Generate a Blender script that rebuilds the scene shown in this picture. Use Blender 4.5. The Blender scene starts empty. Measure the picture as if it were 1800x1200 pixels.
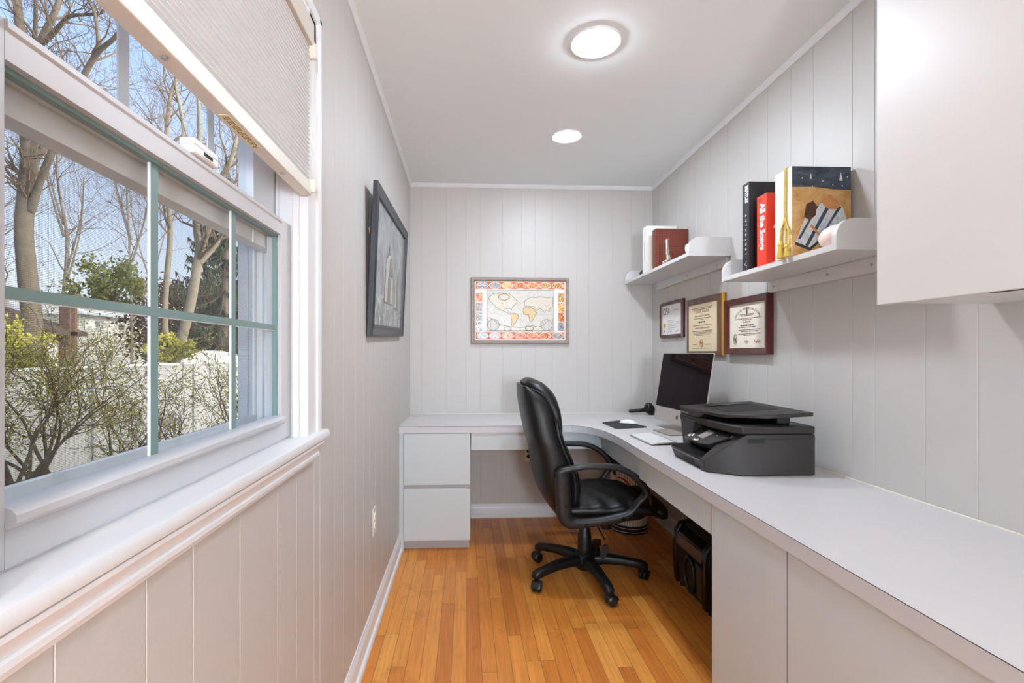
import bpy, bmesh, math, random
from mathutils import Vector, Matrix, noise
SC = bpy.context.scene
COL = SC.collection
PI = math.pi
# ------------------------------------------------------------------ camera model (1800 x 1200 frame)
F, CX, CY, H = 860.0, 861.0, 620.0, 1.184
TY = 41.0 / 860.0
CC = 1 / math.sqrt(1 + TY * TY)
SS = TY * CC
L, R, B, CEIL = -0.404, 1.366, 3.533, 2.40

def at(px, py, w):
    """A point of the world seen at pixel px,py and w metres deep (used to site the garden and the trees)."""
    u = (px - CX) / F * w
    return Vector((u * CC + w * SS, -u * SS + w * CC, H - (py - CY) / F * w))

cam = bpy.data.cameras.new('camera')
cam.sensor_fit = 'HORIZONTAL'
cam.sensor_width = 36.0
cam.lens = 36.0 * F / 1800
cam.shift_x = (900 - CX) / 1800
cam.shift_y = (CY - 600) / 1800
cam.clip_start = 0.02
cam.clip_end = 300
co = bpy.data.objects.new('camera', cam)
COL.objects.link(co)
co.location = (0, 0, H)
co.rotation_euler = (PI / 2, 0, -math.atan(TY))
SC.camera = co
SC.view_settings.view_transform = 'Standard'
SC.view_settings.look = 'None'
SC.view_settings.gamma = 1
SC.view_settings.use_curve_mapping = False
SC.view_settings.exposure = 0.6
SC.cycles.max_bounces = 10
SC.cycles.diffuse_bounces = 7
SC.cycles.transparent_max_bounces = 24
SC.cycles.sample_clamp_indirect = 6
SC.cycles.caustics_reflective = False
SC.cycles.caustics_refractive = False

# ------------------------------------------------------------------ frames
FR = {'W': Matrix.Identity(4),
      'R': Matrix.Translation((R, B, 0)) @ Matrix.Rotation(-0.012, 4, 'Z')}   # right wall runs a touch out of square

# ------------------------------------------------------------------ materials
def lin(c):
    def f(v):
        v /= 255.0
        return v / 12.92 if v <= 0.04045 else ((v + 0.055) / 1.055) ** 2.4
    return (f(c[0]), f(c[1]), f(c[2]), 1)

MATS = {}
def mat(name, rgb=(200, 200, 200), rough=0.5, metal=0.0, spec=0.5, noise_amt=0.0, noise_scale=30, bump=0.0, bump_scale=200, coat=0.0, emit=None, estr=1.0, trans=0.0):
    if name in MATS:
        return MATS[name]
    m = bpy.data.materials.new(name)
    m.use_nodes = True
    nt = m.node_tree
    b = nt.nodes['Principled BSDF']
    b.inputs['Base Color'].default_value = lin(rgb)
    b.inputs['Roughness'].default_value = rough
    b.inputs['Metallic'].default_value = metal
    b.inputs['Specular IOR Level'].default_value = spec
    b.inputs['Coat Weight'].default_value = coat
    b.inputs['Transmission Weight'].default_value = trans
    if emit:
        b.inputs['Emission Color'].default_value = lin(emit)
        b.inputs['Emission Strength'].default_value = estr
    tc = nt.nodes.new('ShaderNodeTexCoord')
    if noise_amt:
        n = nt.nodes.new('ShaderNodeTexNoise')
        n.inputs['Scale'].default_value = noise_scale
        n.inputs['Detail'].default_value = 4
        nt.links.new(tc.outputs['Object'], n.inputs['Vector'])
        mx = nt.nodes.new('ShaderNodeMix')
        mx.data_type = 'RGBA'
        c = lin(rgb)
        mx.inputs[6].default_value = (c[0] * (1 - noise_amt), c[1] * (1 - noise_amt), c[2] * (1 - noise_amt), 1)
        mx.inputs[7].default_value = (min(1, c[0] * (1 + noise_amt)), min(1, c[1] * (1 + noise_amt)), min(1, c[2] * (1 + noise_amt)), 1)
        nt.links.new(n.outputs['Fac'], mx.inputs[0])
        nt.links.new(mx.outputs[2], b.inputs['Base Color'])
    if bump:
        n2 = nt.nodes.new('ShaderNodeTexNoise')
        n2.inputs['Scale'].default_value = bump_scale
        n2.inputs['Detail'].default_value = 3
        nt.links.new(tc.outputs['Object'], n2.inputs['Vector'])
        bp = nt.nodes.new('ShaderNodeBump')
        bp.inputs['Strength'].default_value = bump
        bp.inputs['Distance'].default_value = 0.002
        nt.links.new(n2.outputs['Fac'], bp.inputs['Height'])
        nt.links.new(bp.outputs['Normal'], b.inputs['Normal'])
    MATS[name] = m
    return m

class NG:
    """small node-graph helper"""
    def __init__(s, m):
        s.nt = m.node_tree
    def node(s, t, **kw):
        n = s.nt.nodes.new(t)
        for k, v in kw.items():
            setattr(n, k, v)
        return n
    def val(s, sock, v):
        if isinstance(v, (int, float)):
            sock.default_value = v
        else:
            s.nt.links.new(v, sock)
    def math(s, op, a, b=0.0, c=0.0):
        n = s.node('ShaderNodeMath', operation=op)
        s.val(n.inputs[0], a); s.val(n.inputs[1], b); s.val(n.inputs[2], c)
        return n.outputs[0]
    def mix(s, f, a, b):
        n = s.node('ShaderNodeMix', data_type='RGBA')
        s.val(n.inputs[0], f)
        for i, v in ((6, a), (7, b)):
            if isinstance(v, tuple): n.inputs[i].default_value = v
            else: s.nt.links.new(v, n.inputs[i])
        return n.outputs[2]

def floor_material():
    m = mat('oak_strip_floor', (200, 125, 55), 0.33)
    g = NG(m); nt = m.node_tree; b = nt.nodes['Principled BSDF']
    tc = g.node('ShaderNodeTexCoord'); sep = g.node('ShaderNodeSeparateXYZ')
    nt.links.new(tc.outputs['Object'], sep.inputs[0])
    u = g.math('DIVIDE', sep.outputs[0], 0.057)
    row = g.math('FLOOR', u); fu = g.math('FRACT', u)
    wn = g.node('ShaderNodeTexWhiteNoise', noise_dimensions='1D'); g.val(wn.inputs['W'], row)
    v = g.math('DIVIDE', g.math('ADD', sep.outputs[1], g.math('MULTIPLY', wn.outputs['Value'], 7.0)), 0.95)
    col_ = g.math('FLOOR', v); fv = g.math('FRACT', v)
    wn2 = g.node('ShaderNodeTexWhiteNoise', noise_dimensions='2D')
    cmb = g.node('ShaderNodeCombineXYZ'); g.val(cmb.inputs[0], row); g.val(cmb.inputs[1], col_)
    nt.links.new(cmb.outputs[0], wn2.inputs['Vector'])
    ramp = g.node('ShaderNodeValToRGB')
    cols = [(0.0, (198, 117, 46)), (0.3, (210, 129, 51)), (0.55, (217, 137, 56)), (0.8, (223, 146, 62)), (1.0, (231, 162, 78))]
    el = ramp.color_ramp.elements
    el[0].position, el[0].color = cols[0][0], lin(cols[0][1])
    el[1].position, el[1].color = cols[-1][0], lin(cols[-1][1])
    for p, c in cols[1:-1]:
        e = el.new(p); e.color = lin(c)
    nt.links.new(wn2.outputs['Value'], ramp.inputs[0])
    # grain
    mp = g.node('ShaderNodeMapping'); mp.inputs['Scale'].default_value = (95, 5, 1)
    ad = g.node('ShaderNodeVectorMath', operation='ADD')
    sc = g.node('ShaderNodeVectorMath', operation='SCALE'); sc.inputs['Scale'].default_value = 9
    nt.links.new(wn2.outputs['Color'], sc.inputs[0]); nt.links.new(tc.outputs['Object'], ad.inputs[0]); nt.links.new(sc.outputs[0], ad.inputs[1])
    nt.links.new(ad.outputs[0], mp.inputs['Vector'])
    gn = g.node('ShaderNodeTexNoise'); gn.inputs['Scale'].default_value = 1.0; gn.inputs['Detail'].default_value = 6; gn.inputs['Distortion'].default_value = 0.6
    nt.links.new(mp.outputs[0], gn.inputs['Vector'])
    gr = g.node('ShaderNodeMapRange'); gr.inputs[1].default_value = 0.35; gr.inputs[2].default_value = 0.7; gr.inputs[3].default_value = 0.84; gr.inputs[4].default_value = 1.08
    nt.links.new(gn.outputs['Fac'], gr.inputs[0])
    c1 = g.node('ShaderNodeVectorMath', operation='SCALE'); nt.links.new(ramp.outputs[0], c1.inputs[0]); nt.links.new(gr.outputs[0], c1.inputs['Scale'])
    # wear blotches
    wb = g.node('ShaderNodeTexNoise'); wb.inputs['Scale'].default_value = 5.5; wb.inputs['Detail'].default_value = 7; wb.inputs['Roughness'].default_value = 0.7
    nt.links.new(tc.outputs['Object'], wb.inputs['Vector'])
    wr = g.node('ShaderNodeMapRange'); wr.inputs[1].default_value = 0.55; wr.inputs[2].default_value = 0.78; wr.inputs[3].default_value = 0.0; wr.inputs[4].default_value = 0.5
    nt.links.new(wb.outputs['Fac'], wr.inputs[0])
    cw = g.mix(wr.outputs[0], c1.outputs[0], lin((120, 70, 34)))
    gapu = g.math('LESS_THAN', g.math('MINIMUM', fu, g.math('SUBTRACT', 1.0, fu)), 0.018)
    gapv = g.math('LESS_THAN', fv, 0.0022)
    gap = g.math('MULTIPLY', g.math('MAXIMUM', gapu, gapv), 0.75)
    fin = g.mix(gap, cw, lin((104, 58, 24)))
    nt.links.new(fin, b.inputs['Base Color'])
    rr = g.node('ShaderNodeMapRange'); rr.inputs[3].default_value = 0.26; rr.inputs[4].default_value = 0.5
    nt.links.new(wb.outputs['Fac'], rr.inputs[0]); nt.links.new(rr.outputs[0], b.inputs['Roughness'])
    return m

def wood_material(name, dark, light, axis=2, scale=14, rough=0.35):
    m = mat(name, light, rough)
    g = NG(m); nt = m.node_tree; b = nt.nodes['Principled BSDF']
    tc = g.node('ShaderNodeTexCoord'); mp = g.node('ShaderNodeMapping')
    s = [scale * 6] * 3; s[axis] = scale * 0.5
    mp.inputs['Scale'].default_value = s
    nt.links.new(tc.outputs['Object'], mp.inputs['Vector'])
    n = g.node('ShaderNodeTexNoise'); n.inputs['Scale'].default_value = 1; n.inputs['Detail'].default_value = 5; n.inputs['Distortion'].default_value = 0.8
    nt.links.new(mp.outputs[0], n.inputs['Vector'])
    r = g.node('ShaderNodeMapRange'); r.inputs[1].default_value = 0.3; r.inputs[2].default_value = 0.7
    nt.links.new(n.outputs['Fac'], r.inputs[0])
    nt.links.new(g.mix(r.outputs[0], lin(dark), lin(light)), b.inputs['Base Color'])
    return m

def glass_material():
    m = bpy.data.materials.new('window_glass'); m.use_nodes = True
    g = NG(m); nt = m.node_tree
    nt.nodes.remove(nt.nodes['Principled BSDF'])
    out = nt.nodes['Material Output']
    tr = g.node('ShaderNodeBsdfTransparent'); tr.inputs[0].default_value = (0.975, 0.99, 0.985, 1)
    gl = g.node('ShaderNodeBsdfGlossy'); gl.inputs['Roughness'].default_value = 0.0
    fr = g.node('ShaderNodeLayerWeight'); fr.inputs[0].default_value = 0.5
    fac = g.math('ADD', g.math('MULTIPLY', g.math('POWER', fr.outputs['Facing'], 5.0), 0.28), 0.015)
    mx = g.node('ShaderNodeMixShader')
    nt.links.new(fac, mx.inputs[0])
    nt.links.new(tr.outputs[0], mx.inputs[1]); nt.links.new(gl.outputs[0], mx.inputs[2])
    nt.links.new(mx.outputs[0], out.inputs[0])
    MATS['window_glass'] = m
    return m

def screen_material():
    m = bpy.data.materials.new('insect_mesh'); m.use_nodes = True
    g = NG(m); nt = m.node_tree
    b = nt.nodes['Principled BSDF']; out = nt.nodes['Material Output']
    b.inputs['Base Color'].default_value = lin((95, 92, 86)); b.inputs['Roughness'].default_value = 0.6
    tc = g.node('ShaderNodeTexCoord'); sep = g.node('ShaderNodeSeparateXYZ')
    nt.links.new(tc.outputs['Object'], sep.inputs[0])
    a = g.math('LESS_THAN', g.math('FRACT', g.math('DIVIDE', sep.outputs[1], 0.0021)), 0.17)
    c = g.math('LESS_THAN', g.math('FRACT', g.math('DIVIDE', sep.outputs[2], 0.0021)), 0.20)
    k = g.math('MAXIMUM', a, c)
    tr = g.node('ShaderNodeBsdfTransparent'); mx = g.node('ShaderNodeMixShader')
    nt.links.new(k, mx.inputs[0]); nt.links.new(tr.outputs[0], mx.inputs[1]); nt.links.new(b.outputs[0], mx.inputs[2])
    nt.links.new(mx.outputs[0], out.inputs[0])
    MATS['insect_mesh'] = m
    return m

def shade_material():
    m = bpy.data.materials.new('shade_cloth'); m.use_nodes = True
    g = NG(m); nt = m.node_tree
    nt.nodes.remove(nt.nodes['Principled BSDF'])
    d = g.node('ShaderNodeBsdfDiffuse'); d.inputs[0].default_value = lin((250, 252, 254))
    t = g.node('ShaderNodeBsdfTranslucent'); t.inputs[0].default_value = lin((252, 250, 244))
    mx = g.node('ShaderNodeMixShader'); mx.inputs[0].default_value = 0.36
    nt.links.new(d.outputs[0], mx.inputs[1]); nt.links.new(t.outputs[0], mx.inputs[2])
    nt.links.new(mx.outputs[0], nt.nodes['Material Output'].inputs[0])
    MATS['shade_cloth'] = m
    return m

def emitter(name, rgb, strength):
    m = bpy.data.materials.new(name); m.use_nodes = True
    nt = m.node_tree; nt.nodes.remove(nt.nodes['Principled BSDF'])
    e = nt.nodes.new('ShaderNodeEmission'); e.inputs[0].default_value = lin(rgb); e.inputs[1].default_value = strength
    nt.links.new(e.outputs[0], nt.nodes['Material Output'].inputs[0])
    MATS[name] = m
    return m

def picture_material(name, stops, scale=(6, 6, 6), distortion=1.2, detail=8, rough=0.25):
    """soft painted mottling through a colour ramp"""
    m = mat(name, (128, 128, 128), rough)
    g = NG(m); nt = m.node_tree; b = nt.nodes['Principled BSDF']
    tc = g.node('ShaderNodeTexCoord'); mp = g.node('ShaderNodeMapping'); mp.inputs['Scale'].default_value = scale
    nt.links.new(tc.outputs['Object'], mp.inputs['Vector'])
    n = g.node('ShaderNodeTexNoise'); n.inputs['Scale'].default_value = 1; n.inputs['Detail'].default_value = detail; n.inputs['Distortion'].default_value = distortion; n.inputs['Roughness'].default_value = 0.62
    nt.links.new(mp.outputs[0], n.inputs['Vector'])
    r = g.node('ShaderNodeValToRGB'); el = r.color_ramp.elements
    el[0].position, el[0].color = stops[0][0], lin(stops[0][1])
    el[1].position, el[1].color = stops[-1][0], lin(stops[-1][1])
    for p, c in stops[1:-1]:
        e = el.new(p); e.color = lin(c)
    nt.links.new(n.outputs['Fac'], r.inputs[0]); nt.links.new(r.outputs[0], b.inputs['Base Color'])
    return m

def weave_material(name, a, c, pitch):
    m = mat(name, a, 0.45)
    g = NG(m); nt = m.node_tree; b = nt.nodes['Principled BSDF']
    tc = g.node('ShaderNodeTexCoord'); ck = g.node('ShaderNodeTexChecker')
    mp = g.node('ShaderNodeMapping'); mp.inputs['Rotation'].default_value = (0, PI / 4, 0)
    nt.links.new(tc.outputs['Object'], mp.inputs[0]); nt.links.new(mp.outputs[0], ck.inputs[0])
    ck.inputs['Scale'].default_value = 1 / pitch
    ck.inputs[1].default_value = lin(a); ck.inputs[2].default_value = lin(c)
    nt.links.new(ck.outputs[0], b.inputs['Base Color'])
    return m

WALL = mat('wall_paint', (195, 192, 187), 0.42, bump=0.12, bump_scale=160)
CEILM = mat('ceiling_paint', (234, 240, 241), 0.75, bump=0.1, bump_scale=90)
TRIM = mat('white_gloss_paint', (228, 229, 230), 0.3, bump=0.05, bump_scale=60)
LAM = mat('grey_laminate', (197, 206, 208), 0.4, bump=0.03, bump_scale=500)
TOPL = mat('worktop_laminate', (207, 204, 203), 0.38, bump=0.03, bump_scale=500)
LAME = mat('grey_laminate_edge', (198, 200, 202), 0.4)
SHELF = mat('shelf_paint', (212, 210, 208), 0.4)
KICK = mat('kick_grey', (172, 170, 170), 0.5)
SEAM = mat('dark_seam_and_shade', (44, 42, 41), 0.7)  # worktop edge line, and shade painted into the cabinet gaps
CABW = mat('cabinet_white', (216, 215, 212), 0.42)
TEAL = mat('grey_teal', (116, 142, 139), 0.4)  # even grey-green of the glazing bead and muntin faces
LEATHER = mat('black_leather', (13, 13, 14), 0.38, spec=0.35, bump=0.35, bump_scale=260)
BLKP = mat('black_plastic', (17, 17, 18), 0.42, spec=0.35, bump=0.06, bump_scale=400)
ARMP = mat('charcoal_armrest', (26, 26, 27), 0.4, spec=0.4)
GLOSSB = mat('gloss_black', (9, 8, 8), 0.12)
PRN = mat('printer_charcoal', (46, 42, 40), 0.45, spec=0.3, bump=0.08, bump_scale=700)
PRND = mat('printer_black', (22, 22, 22), 0.28)
ALU = mat('brushed_aluminium', (196, 196, 196), 0.32, metal=0.85)
WHITE = mat('white_plastic', (236, 236, 234), 0.35)
PAPER = mat('certificate_paper', (240, 232, 214), 0.6)
CREAMP = mat('cream_paper', (228, 208, 172), 0.6)
INK = mat('brown_ink', (112, 92, 74), 0.7)
INKB = mat('black_ink', (36, 34, 36), 0.7)
MAHOG = wood_material('mahogany', (52, 16, 16), (96, 30, 26), 2, 10, 0.25)
WALNUT = wood_material('walnut_plaque', (74, 44, 24), (118, 74, 42), 2, 8, 0.35)
GOLD = mat('gold_edge', (222, 160, 40), 0.28, metal=0.5)
GREYWOOD = wood_material('grey_wood_frame', (120, 106, 96), (160, 146, 134), 0, 10, 0.4)
BLKFRAME = wood_material('black_frame', (34, 36, 42), (58, 61, 68), 2, 12, 0.4)
CREAM = mat('cream_plastic', (226, 220, 206), 0.4)
DARK = mat('slot_black', (16, 15, 15), 0.6)
SILVER = mat('silver_metal', (198, 190, 176), 0.2, metal=1.0)
glass_material(); screen_material(); shade_material(); floor_material()

# ------------------------------------------------------------------ mesh builder
class MB:
    def __init__(s):
        s.v = []; s.f = []; s.mi = []; s.mats = []; s.cur = 0
    def use(s, m):
        if m not in s.mats: s.mats.append(m)
        s.cur = s.mats.index(m); return s
    def add(s, vs, fs):
        o = len(s.v)
        s.v += [Vector(p) for p in vs]
        for f in fs:
            s.f.append([i + o for i in f]); s.mi.append(s.cur)
        return s
    def box(s, x0, x1, y0, y1, z0, z1):
        x0, x1 = sorted((x0, x1)); y0, y1 = sorted((y0, y1)); z0, z1 = sorted((z0, z1))
        return s.add([(x0, y0, z0), (x1, y0, z0), (x1, y1, z0), (x0, y1, z0), (x0, y0, z1), (x1, y0, z1), (x1, y1, z1), (x0, y1, z1)],
                     [(0, 3, 2, 1), (4, 5, 6, 7), (0, 1, 5, 4), (1, 2, 6, 5), (2, 3, 7, 6), (3, 0, 4, 7)])
    def prism(s, prof, e0, e1, fn):
        """prof: list of 2-D points; fn(a,b,e)->xyz"""
        n = len(prof)
        vs = [fn(a, b, e0) for a, b in prof] + [fn(a, b, e1) for a, b in prof]
        return s.add(vs, [tuple(range(n))[::-1], tuple(range(n, 2 * n))] + [(i, (i + 1) % n, n + (i + 1) % n, n + i) for i in range(n)])
    def poly(s, pts):
        return s.add(pts, [tuple(range(len(pts)))])
    def loft(s, rings, cap=True, closed=False):
        n = len(rings[0]); m = len(rings)
        vs = [p for r in rings for p in r]; fs = []
        for i in range(m if closed else m - 1):
            a = i * n; b = ((i + 1) % m) * n
            for j in range(n):
                fs.append((a + j, a + (j + 1) % n, b + (j + 1) % n, b + j))
        if cap and not closed:
            fs.append(tuple(range(n))[::-1]); fs.append(tuple(range((m - 1) * n, m * n)))
        return s.add(vs, fs)
    def tube(s, pts, rad, n=8, cap=True, closed=False):
        pts = [Vector(p) for p in pts]; m = len(pts)
        if not hasattr(rad, '__len__'): rad = [rad] * m
        rings = []; ref = None
        for i in range(m):
            if closed: t = pts[(i + 1) % m] - pts[(i - 1) % m]
            else: t = pts[min(i + 1, m - 1)] - pts[max(i - 1, 0)]
            if t.length < 1e-9: t = Vector((0, 0, 1))
            t.normalize()
            if ref is None: ref = Vector((0, 0, 1)) if abs(t.z) < 0.9 else Vector((1, 0, 0))
            a = ref - t * ref.dot(t)
            if a.length < 1e-6: a = t.orthogonal()
            a.normalize(); ref = a; b = t.cross(a)
            rings.append([pts[i] + (a * math.cos(2 * PI * k / n) + b * math.sin(2 * PI * k / n)) * rad[i] for k in range(n)])
        return s.loft(rings, cap, closed)
    def lathe(s, prof, c, n=32, cap=True):
        """prof: (r,z) list about a vertical axis at c"""
        return s.loft([[(c[0] + r * math.cos(2 * PI * k / n), c[1] + r * math.sin(2 * PI * k / n), c[2] + z) for k in range(n)] for r, z in prof], cap)
    def cyl(s, a, b, r, n=20, r2=None):
        return s.tube([a, b], [r, r if r2 is None else r2], n)
    def ball(s, c, rx, ry, rz, n=16, m=10):
        rings = []
        for i in range(1, m):
            t = PI * i / m
            rings.append([(c[0] + rx * math.sin(t) * math.cos(2 * PI * k / n), c[1] + ry * math.sin(t) * math.sin(2 * PI * k / n), c[2] + rz * math.cos(t)) for k in range(n)])
        return s.loft(rings[::-1])
    def text(s, body, size, o, u, v, depth=0.0002, align='CENTER', bold=0.0, squeeze=1.0):
        cu = bpy.data.curves.new('t', 'FONT'); cu.body = body; cu.size = size; cu.align_x = align; cu.extrude = depth; cu.offset = bold; cu.resolution_u = 2
        ob = bpy.data.objects.new('t', cu); COL.objects.link(ob)
        me = bpy.data.meshes.new_from_object(ob.evaluated_get(bpy.context.evaluated_depsgraph_get()))
        u = Vector(u).normalized(); v = Vector(v).normalized(); n = u.cross(v); o = Vector(o)
        s.add([o + u * p.co.x * squeeze + v * p.co.y + n * p.co.z for p in me.vertices], [tuple(p.vertices) for p in me.polygons])
        bpy.data.objects.remove(ob); bpy.data.meshes.remove(me); bpy.data.curves.remove(cu)
        return s
    def build(s, name, m=None, parent=None, base=None, frame='W', smooth=35, bevel=0.0, seg=2, subsurf=0):
        if parent is not None:
            base = parent['_b']; base = Vector(base)
        else:
            base = Vector(base if base is not None else (0, 0, 0))
        me = bpy.data.meshes.new(name)
        me.from_pydata([tuple(p - base) for p in s.v], [], s.f)
        ms = s.mats or [m]
        for x in ms: me.materials.append(x)
        if s.mats:
            for p, i in zip(me.polygons, s.mi): p.material_index = i
        bm = bmesh.new(); bm.from_mesh(me)
        bmesh.ops.recalc_face_normals(bm, faces=bm.faces); bm.to_mesh(me); bm.free()
        if smooth:
            me.shade_smooth(); me.set_sharp_from_angle(angle=math.radians(smooth))
        me.validate()
        o = bpy.data.objects.new(name, me); COL.objects.link(o)
        if parent is not None:
            o.parent = parent
        else:
            o.matrix_world = FR[frame] @ Matrix.Translation(base)
        o['_b'] = tuple(base)
        if bevel:
            md = o.modifiers.new('bevel', 'BEVEL'); md.width = bevel; md.segments = seg; md.limit_method = 'ANGLE'; md.angle_limit = math.radians(40)
        if subsurf:
            md = o.modifiers.new('sub', 'SUBSURF'); md.levels = subsurf; md.render_levels = subsurf
        return o

def tag(o, label, cat, group=None):
    o['label'] = label; o['category'] = cat
    if group: o['group'] = group
    return o
def thing(name, label, cat, base, frame='W', group=None):
    o = bpy.data.objects.new(name, None); COL.objects.link(o)
    o.empty_display_size = 0.05
    o.matrix_world = FR[frame] @ Matrix.Translation(base)
    o['_b'] = tuple(base)
    return tag(o, label, cat, group)
def struct(o):
    o['kind'] = 'structure'; return o
def structE(name, base=(0, 0, 0), frame='W'):
    o = bpy.data.objects.new(name, None); COL.objects.link(o)
    o.matrix_world = FR[frame] @ Matrix.Translation(base); o['_b'] = tuple(base); o['kind'] = 'structure'
    return o
def box(x0, x1, y0, y1, z0, z1): return MB().box(x0, x1, y0, y1, z0, z1)
def sring(c, ax, ay, rx, ry, n=24, p=4.0):
    """superellipse ring about c in the plane of unit vectors ax, ay"""
    c = Vector(c); ax = Vector(ax); ay = Vector(ay); out = []
    for k in range(n):
        t = 2 * PI * k / n; cs, sn = math.cos(t), math.sin(t)
        out.append(c + ax * (rx * math.copysign(abs(cs) ** (2 / p), cs)) + ay * (ry * math.copysign(abs(sn) ** (2 / p), sn)))
    return out
def lerp(tab, x):
    for (a, *va), (b, *vb) in zip(tab, tab[1:]):
        if a <= x <= b or b <= x <= a:
            t = (x - a) / (b - a) if b != a else 0
            return [p + (q - p) * t for p, q in zip(va, vb)]
    return list(tab[0][1:]) if abs(x - tab[0][0]) < abs(x - tab[-1][0]) else list(tab[-1][1:])

# ================================================================== SETTING
NEAR = -3.4
def grooved(mb, cuts, t0, t1, z0, z1, thick, fn, gw=0.0034, gd=0.0018):
    """a strip of V-grooved panelling between t0 and t1; fn(t, depth, z), depth 0 = room face, positive = into the wall"""
    prof = [(t0, 0)]
    for c in sorted(cuts):
        if t0 + gw < c < t1 - gw:
            prof += [(c - gw / 2, 0), (c - gw / 6, gd), (c + gw / 6, gd), (c + gw / 2, 0)]
    prof += [(t1, 0), (t1, thick), (t0, thick)]
    n = len(prof)
    vs = [fn(a, d, z0) for a, d in prof] + [fn(a, d, z1) for a, d in prof]
    fs = [(i, (i + 1) % n, n + (i + 1) % n, n + i) for i in range(n)]
    mb.add(vs, fs)
    # caps as quads between the front points and the back
    return mb

WT = 0.13
WY0, WY1, WZ0, WZ1 = 0.415, 1.212, 0.955, 1.985        # window opening in the left wall
lc = [-2.3, -2.1, -1.78, -1.6, -1.42, -1.2, -1.02, -.84, -.62, -.4, -.22, 0.0, .16, .32, .4996, .6375, .7441, .8936, 1.0681, 1.1839, 1.3186, 1.37, 1.517, 1.6314, 1.8051, 1.9432, 2.0677, 2.1957, 2.3722, 2.5245, 2.6574, 2.8736, 3.02, 3.18, 3.33, 3.45]
fnL = lambda t, d, z: (L - d, t, z)
mb = MB()
grooved(mb, lc, NEAR, WY0 - .012, 0, CEIL, WT, fnL)
grooved(mb, lc, WY1 + .012, B + 0.1, 0, CEIL, WT, fnL)
grooved(mb, lc, WY0 - .012, WY1 + .012, 0, WZ0 - .016, WT, fnL)
grooved(mb, lc, WY0 - .012, WY1 + .012, WZ1 + .012, CEIL, WT, fnL)
E_ = .012
for zz in (WZ0 - .016, WZ1 + E_):
    mb.add([(L, WY0 - E_, zz), (L, WY1 + E_, zz), (L - WT, WY1 + E_, zz), (L - WT, WY0 - E_, zz)], [(0, 1, 2, 3)])
struct(mb.build('wall_left', WALL, smooth=20))
bc = [-.3236, -.1432, -.0041, .0985, .2591, .3997, .4981, .6229, .8038, .8906, 1.0644, 1.2038, 1.31]
mb = MB(); grooved(mb, bc, L - .0, R + 0.1, 0, CEIL, WT, lambda t, d, z: (t, B + d, z))
struct(mb.build('wall_back', WALL, smooth=20))
rc = [.14, .29, .436, .618, .70, .868, 1.06, 1.25, 1.40, 1.56, 1.695, 1.89, 1.985, 2.165, 2.314, 2.45, 2.6, 2.8, 2.95, 3.1, 3.3, 3.5, 3.7, 4.0, 4.3, 4.6, 5.0, 5.4, 5.8]
mb = MB(); grooved(mb, rc, -0.1, 6.2, 0, CEIL, WT, lambda t, d, z: (d, -t, z))
struct(mb.build('wall_right', WALL, base=(0, 0, 0), frame='R', smooth=20))
struct(box(L - WT, R + .3, NEAR - WT, NEAR, 0, CEIL).build('wall_near', WALL))
struct(box(L - WT, R + .3, NEAR - WT, B + WT, CEIL, CEIL + .12).build('ceiling', CEILM))
struct(box(L - WT, R + .3, NEAR - WT, B + WT, -.1, 0).build('floor', MATS['oak_strip_floor']))
# ceiling trim: small strips with a sloped underside
def strip_prof(h, d): return [(0, 0), (d, 0), (d, -h * .35), (d * .45, -h * .9), (d * .3, -h), (0, -h)]
mb = MB().prism(strip_prof(.026, .016), NEAR, B, lambda a, z, e: (L + a, e, CEIL + z)); struct(mb.build('trim_1', TRIM, smooth=25))
mb = MB().prism(strip_prof(.026, .016), L, R, lambda a, z, e: (e, B - a, CEIL + z)); struct(mb.build('trim_2', TRIM, smooth=25))
mb = MB().prism(strip_prof(.026, .016), 0, 6.1, lambda a, z, e: (-a, -e, CEIL + z)); struct(mb.build('trim_3', TRIM, frame='R', smooth=25))
# baseboards with a moulded cap and shoe strip
bprof = [(0, 0), (.026, 0), (.026, .012), (.022, .02), (.014, .022), (.014, .072), (.011, .080), (.006, .088), (.004, .094), (0, .094)]
mb = MB().prism(bprof, NEAR, 2.99, lambda a, z, e: (L + a, e, z)); struct(mb.build('baseboard_left', TRIM, smooth=25))
mb = MB().prism(bprof, .03, R, lambda a, z, e: (e, B - a, z)); struct(mb.build('baseboard_back', TRIM, smooth=25))
mb = MB().prism(bprof, 0, 1.99, lambda a, z, e: (-a, -e, z)); struct(mb.build('baseboard_right', TRIM, frame='R', smooth=25))

# ------------------------------------------------------------------ window
W = structE('window_1', (L, .8, .98))
mb = MB()   # casing: flat board with a backband, mitred look
CP = [(0, 0), (.019, 0), (.019, .012), (.0165, .017), (.0165, .068), (.021, .072), (.024, .082), (.024, .094), (0, .094)]   # (projection, distance from opening)
mb.prism(CP, .98, WZ1 + .068, lambda p, d, e: (L + p, WY1 + d, e))
mb.prism(CP, .98, WZ1 + .068, lambda p, d, e: (L + p, WY0 - d, e))
mb.prism(CP, WY0 - .094, WY1 + .094, lambda p, d, e: (L + p, e, WZ1 - .025 + d))
mb.build('casing', TRIM, W, smooth=25)
mb = MB()   # jamb lining with stops and tracks
for y0, y1, sgn in ((WY0 - .01, WY0, 1), (WY1, WY1 + .01, -1)):
    yi = y1 if sgn == 1 else y0
    mb.box(L + .001, L - .124, y0, y1, .96, WZ1)
    for xa, xb, t in ((L - .001, L - .016, .009), (L - .050, L - .056, .009), (L - .086, L - .10, .012)):
        mb.box(xa, xb, yi, yi + sgn * t, .96, WZ1)
mb.box(L + .001, L - .124, WY0 - .01, WY1 + .01, WZ1, WZ1 + .01)
mb.build('jamb', TRIM, W, bevel=.0015)
mb = MB()   # stool and sloped outer sill
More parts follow.
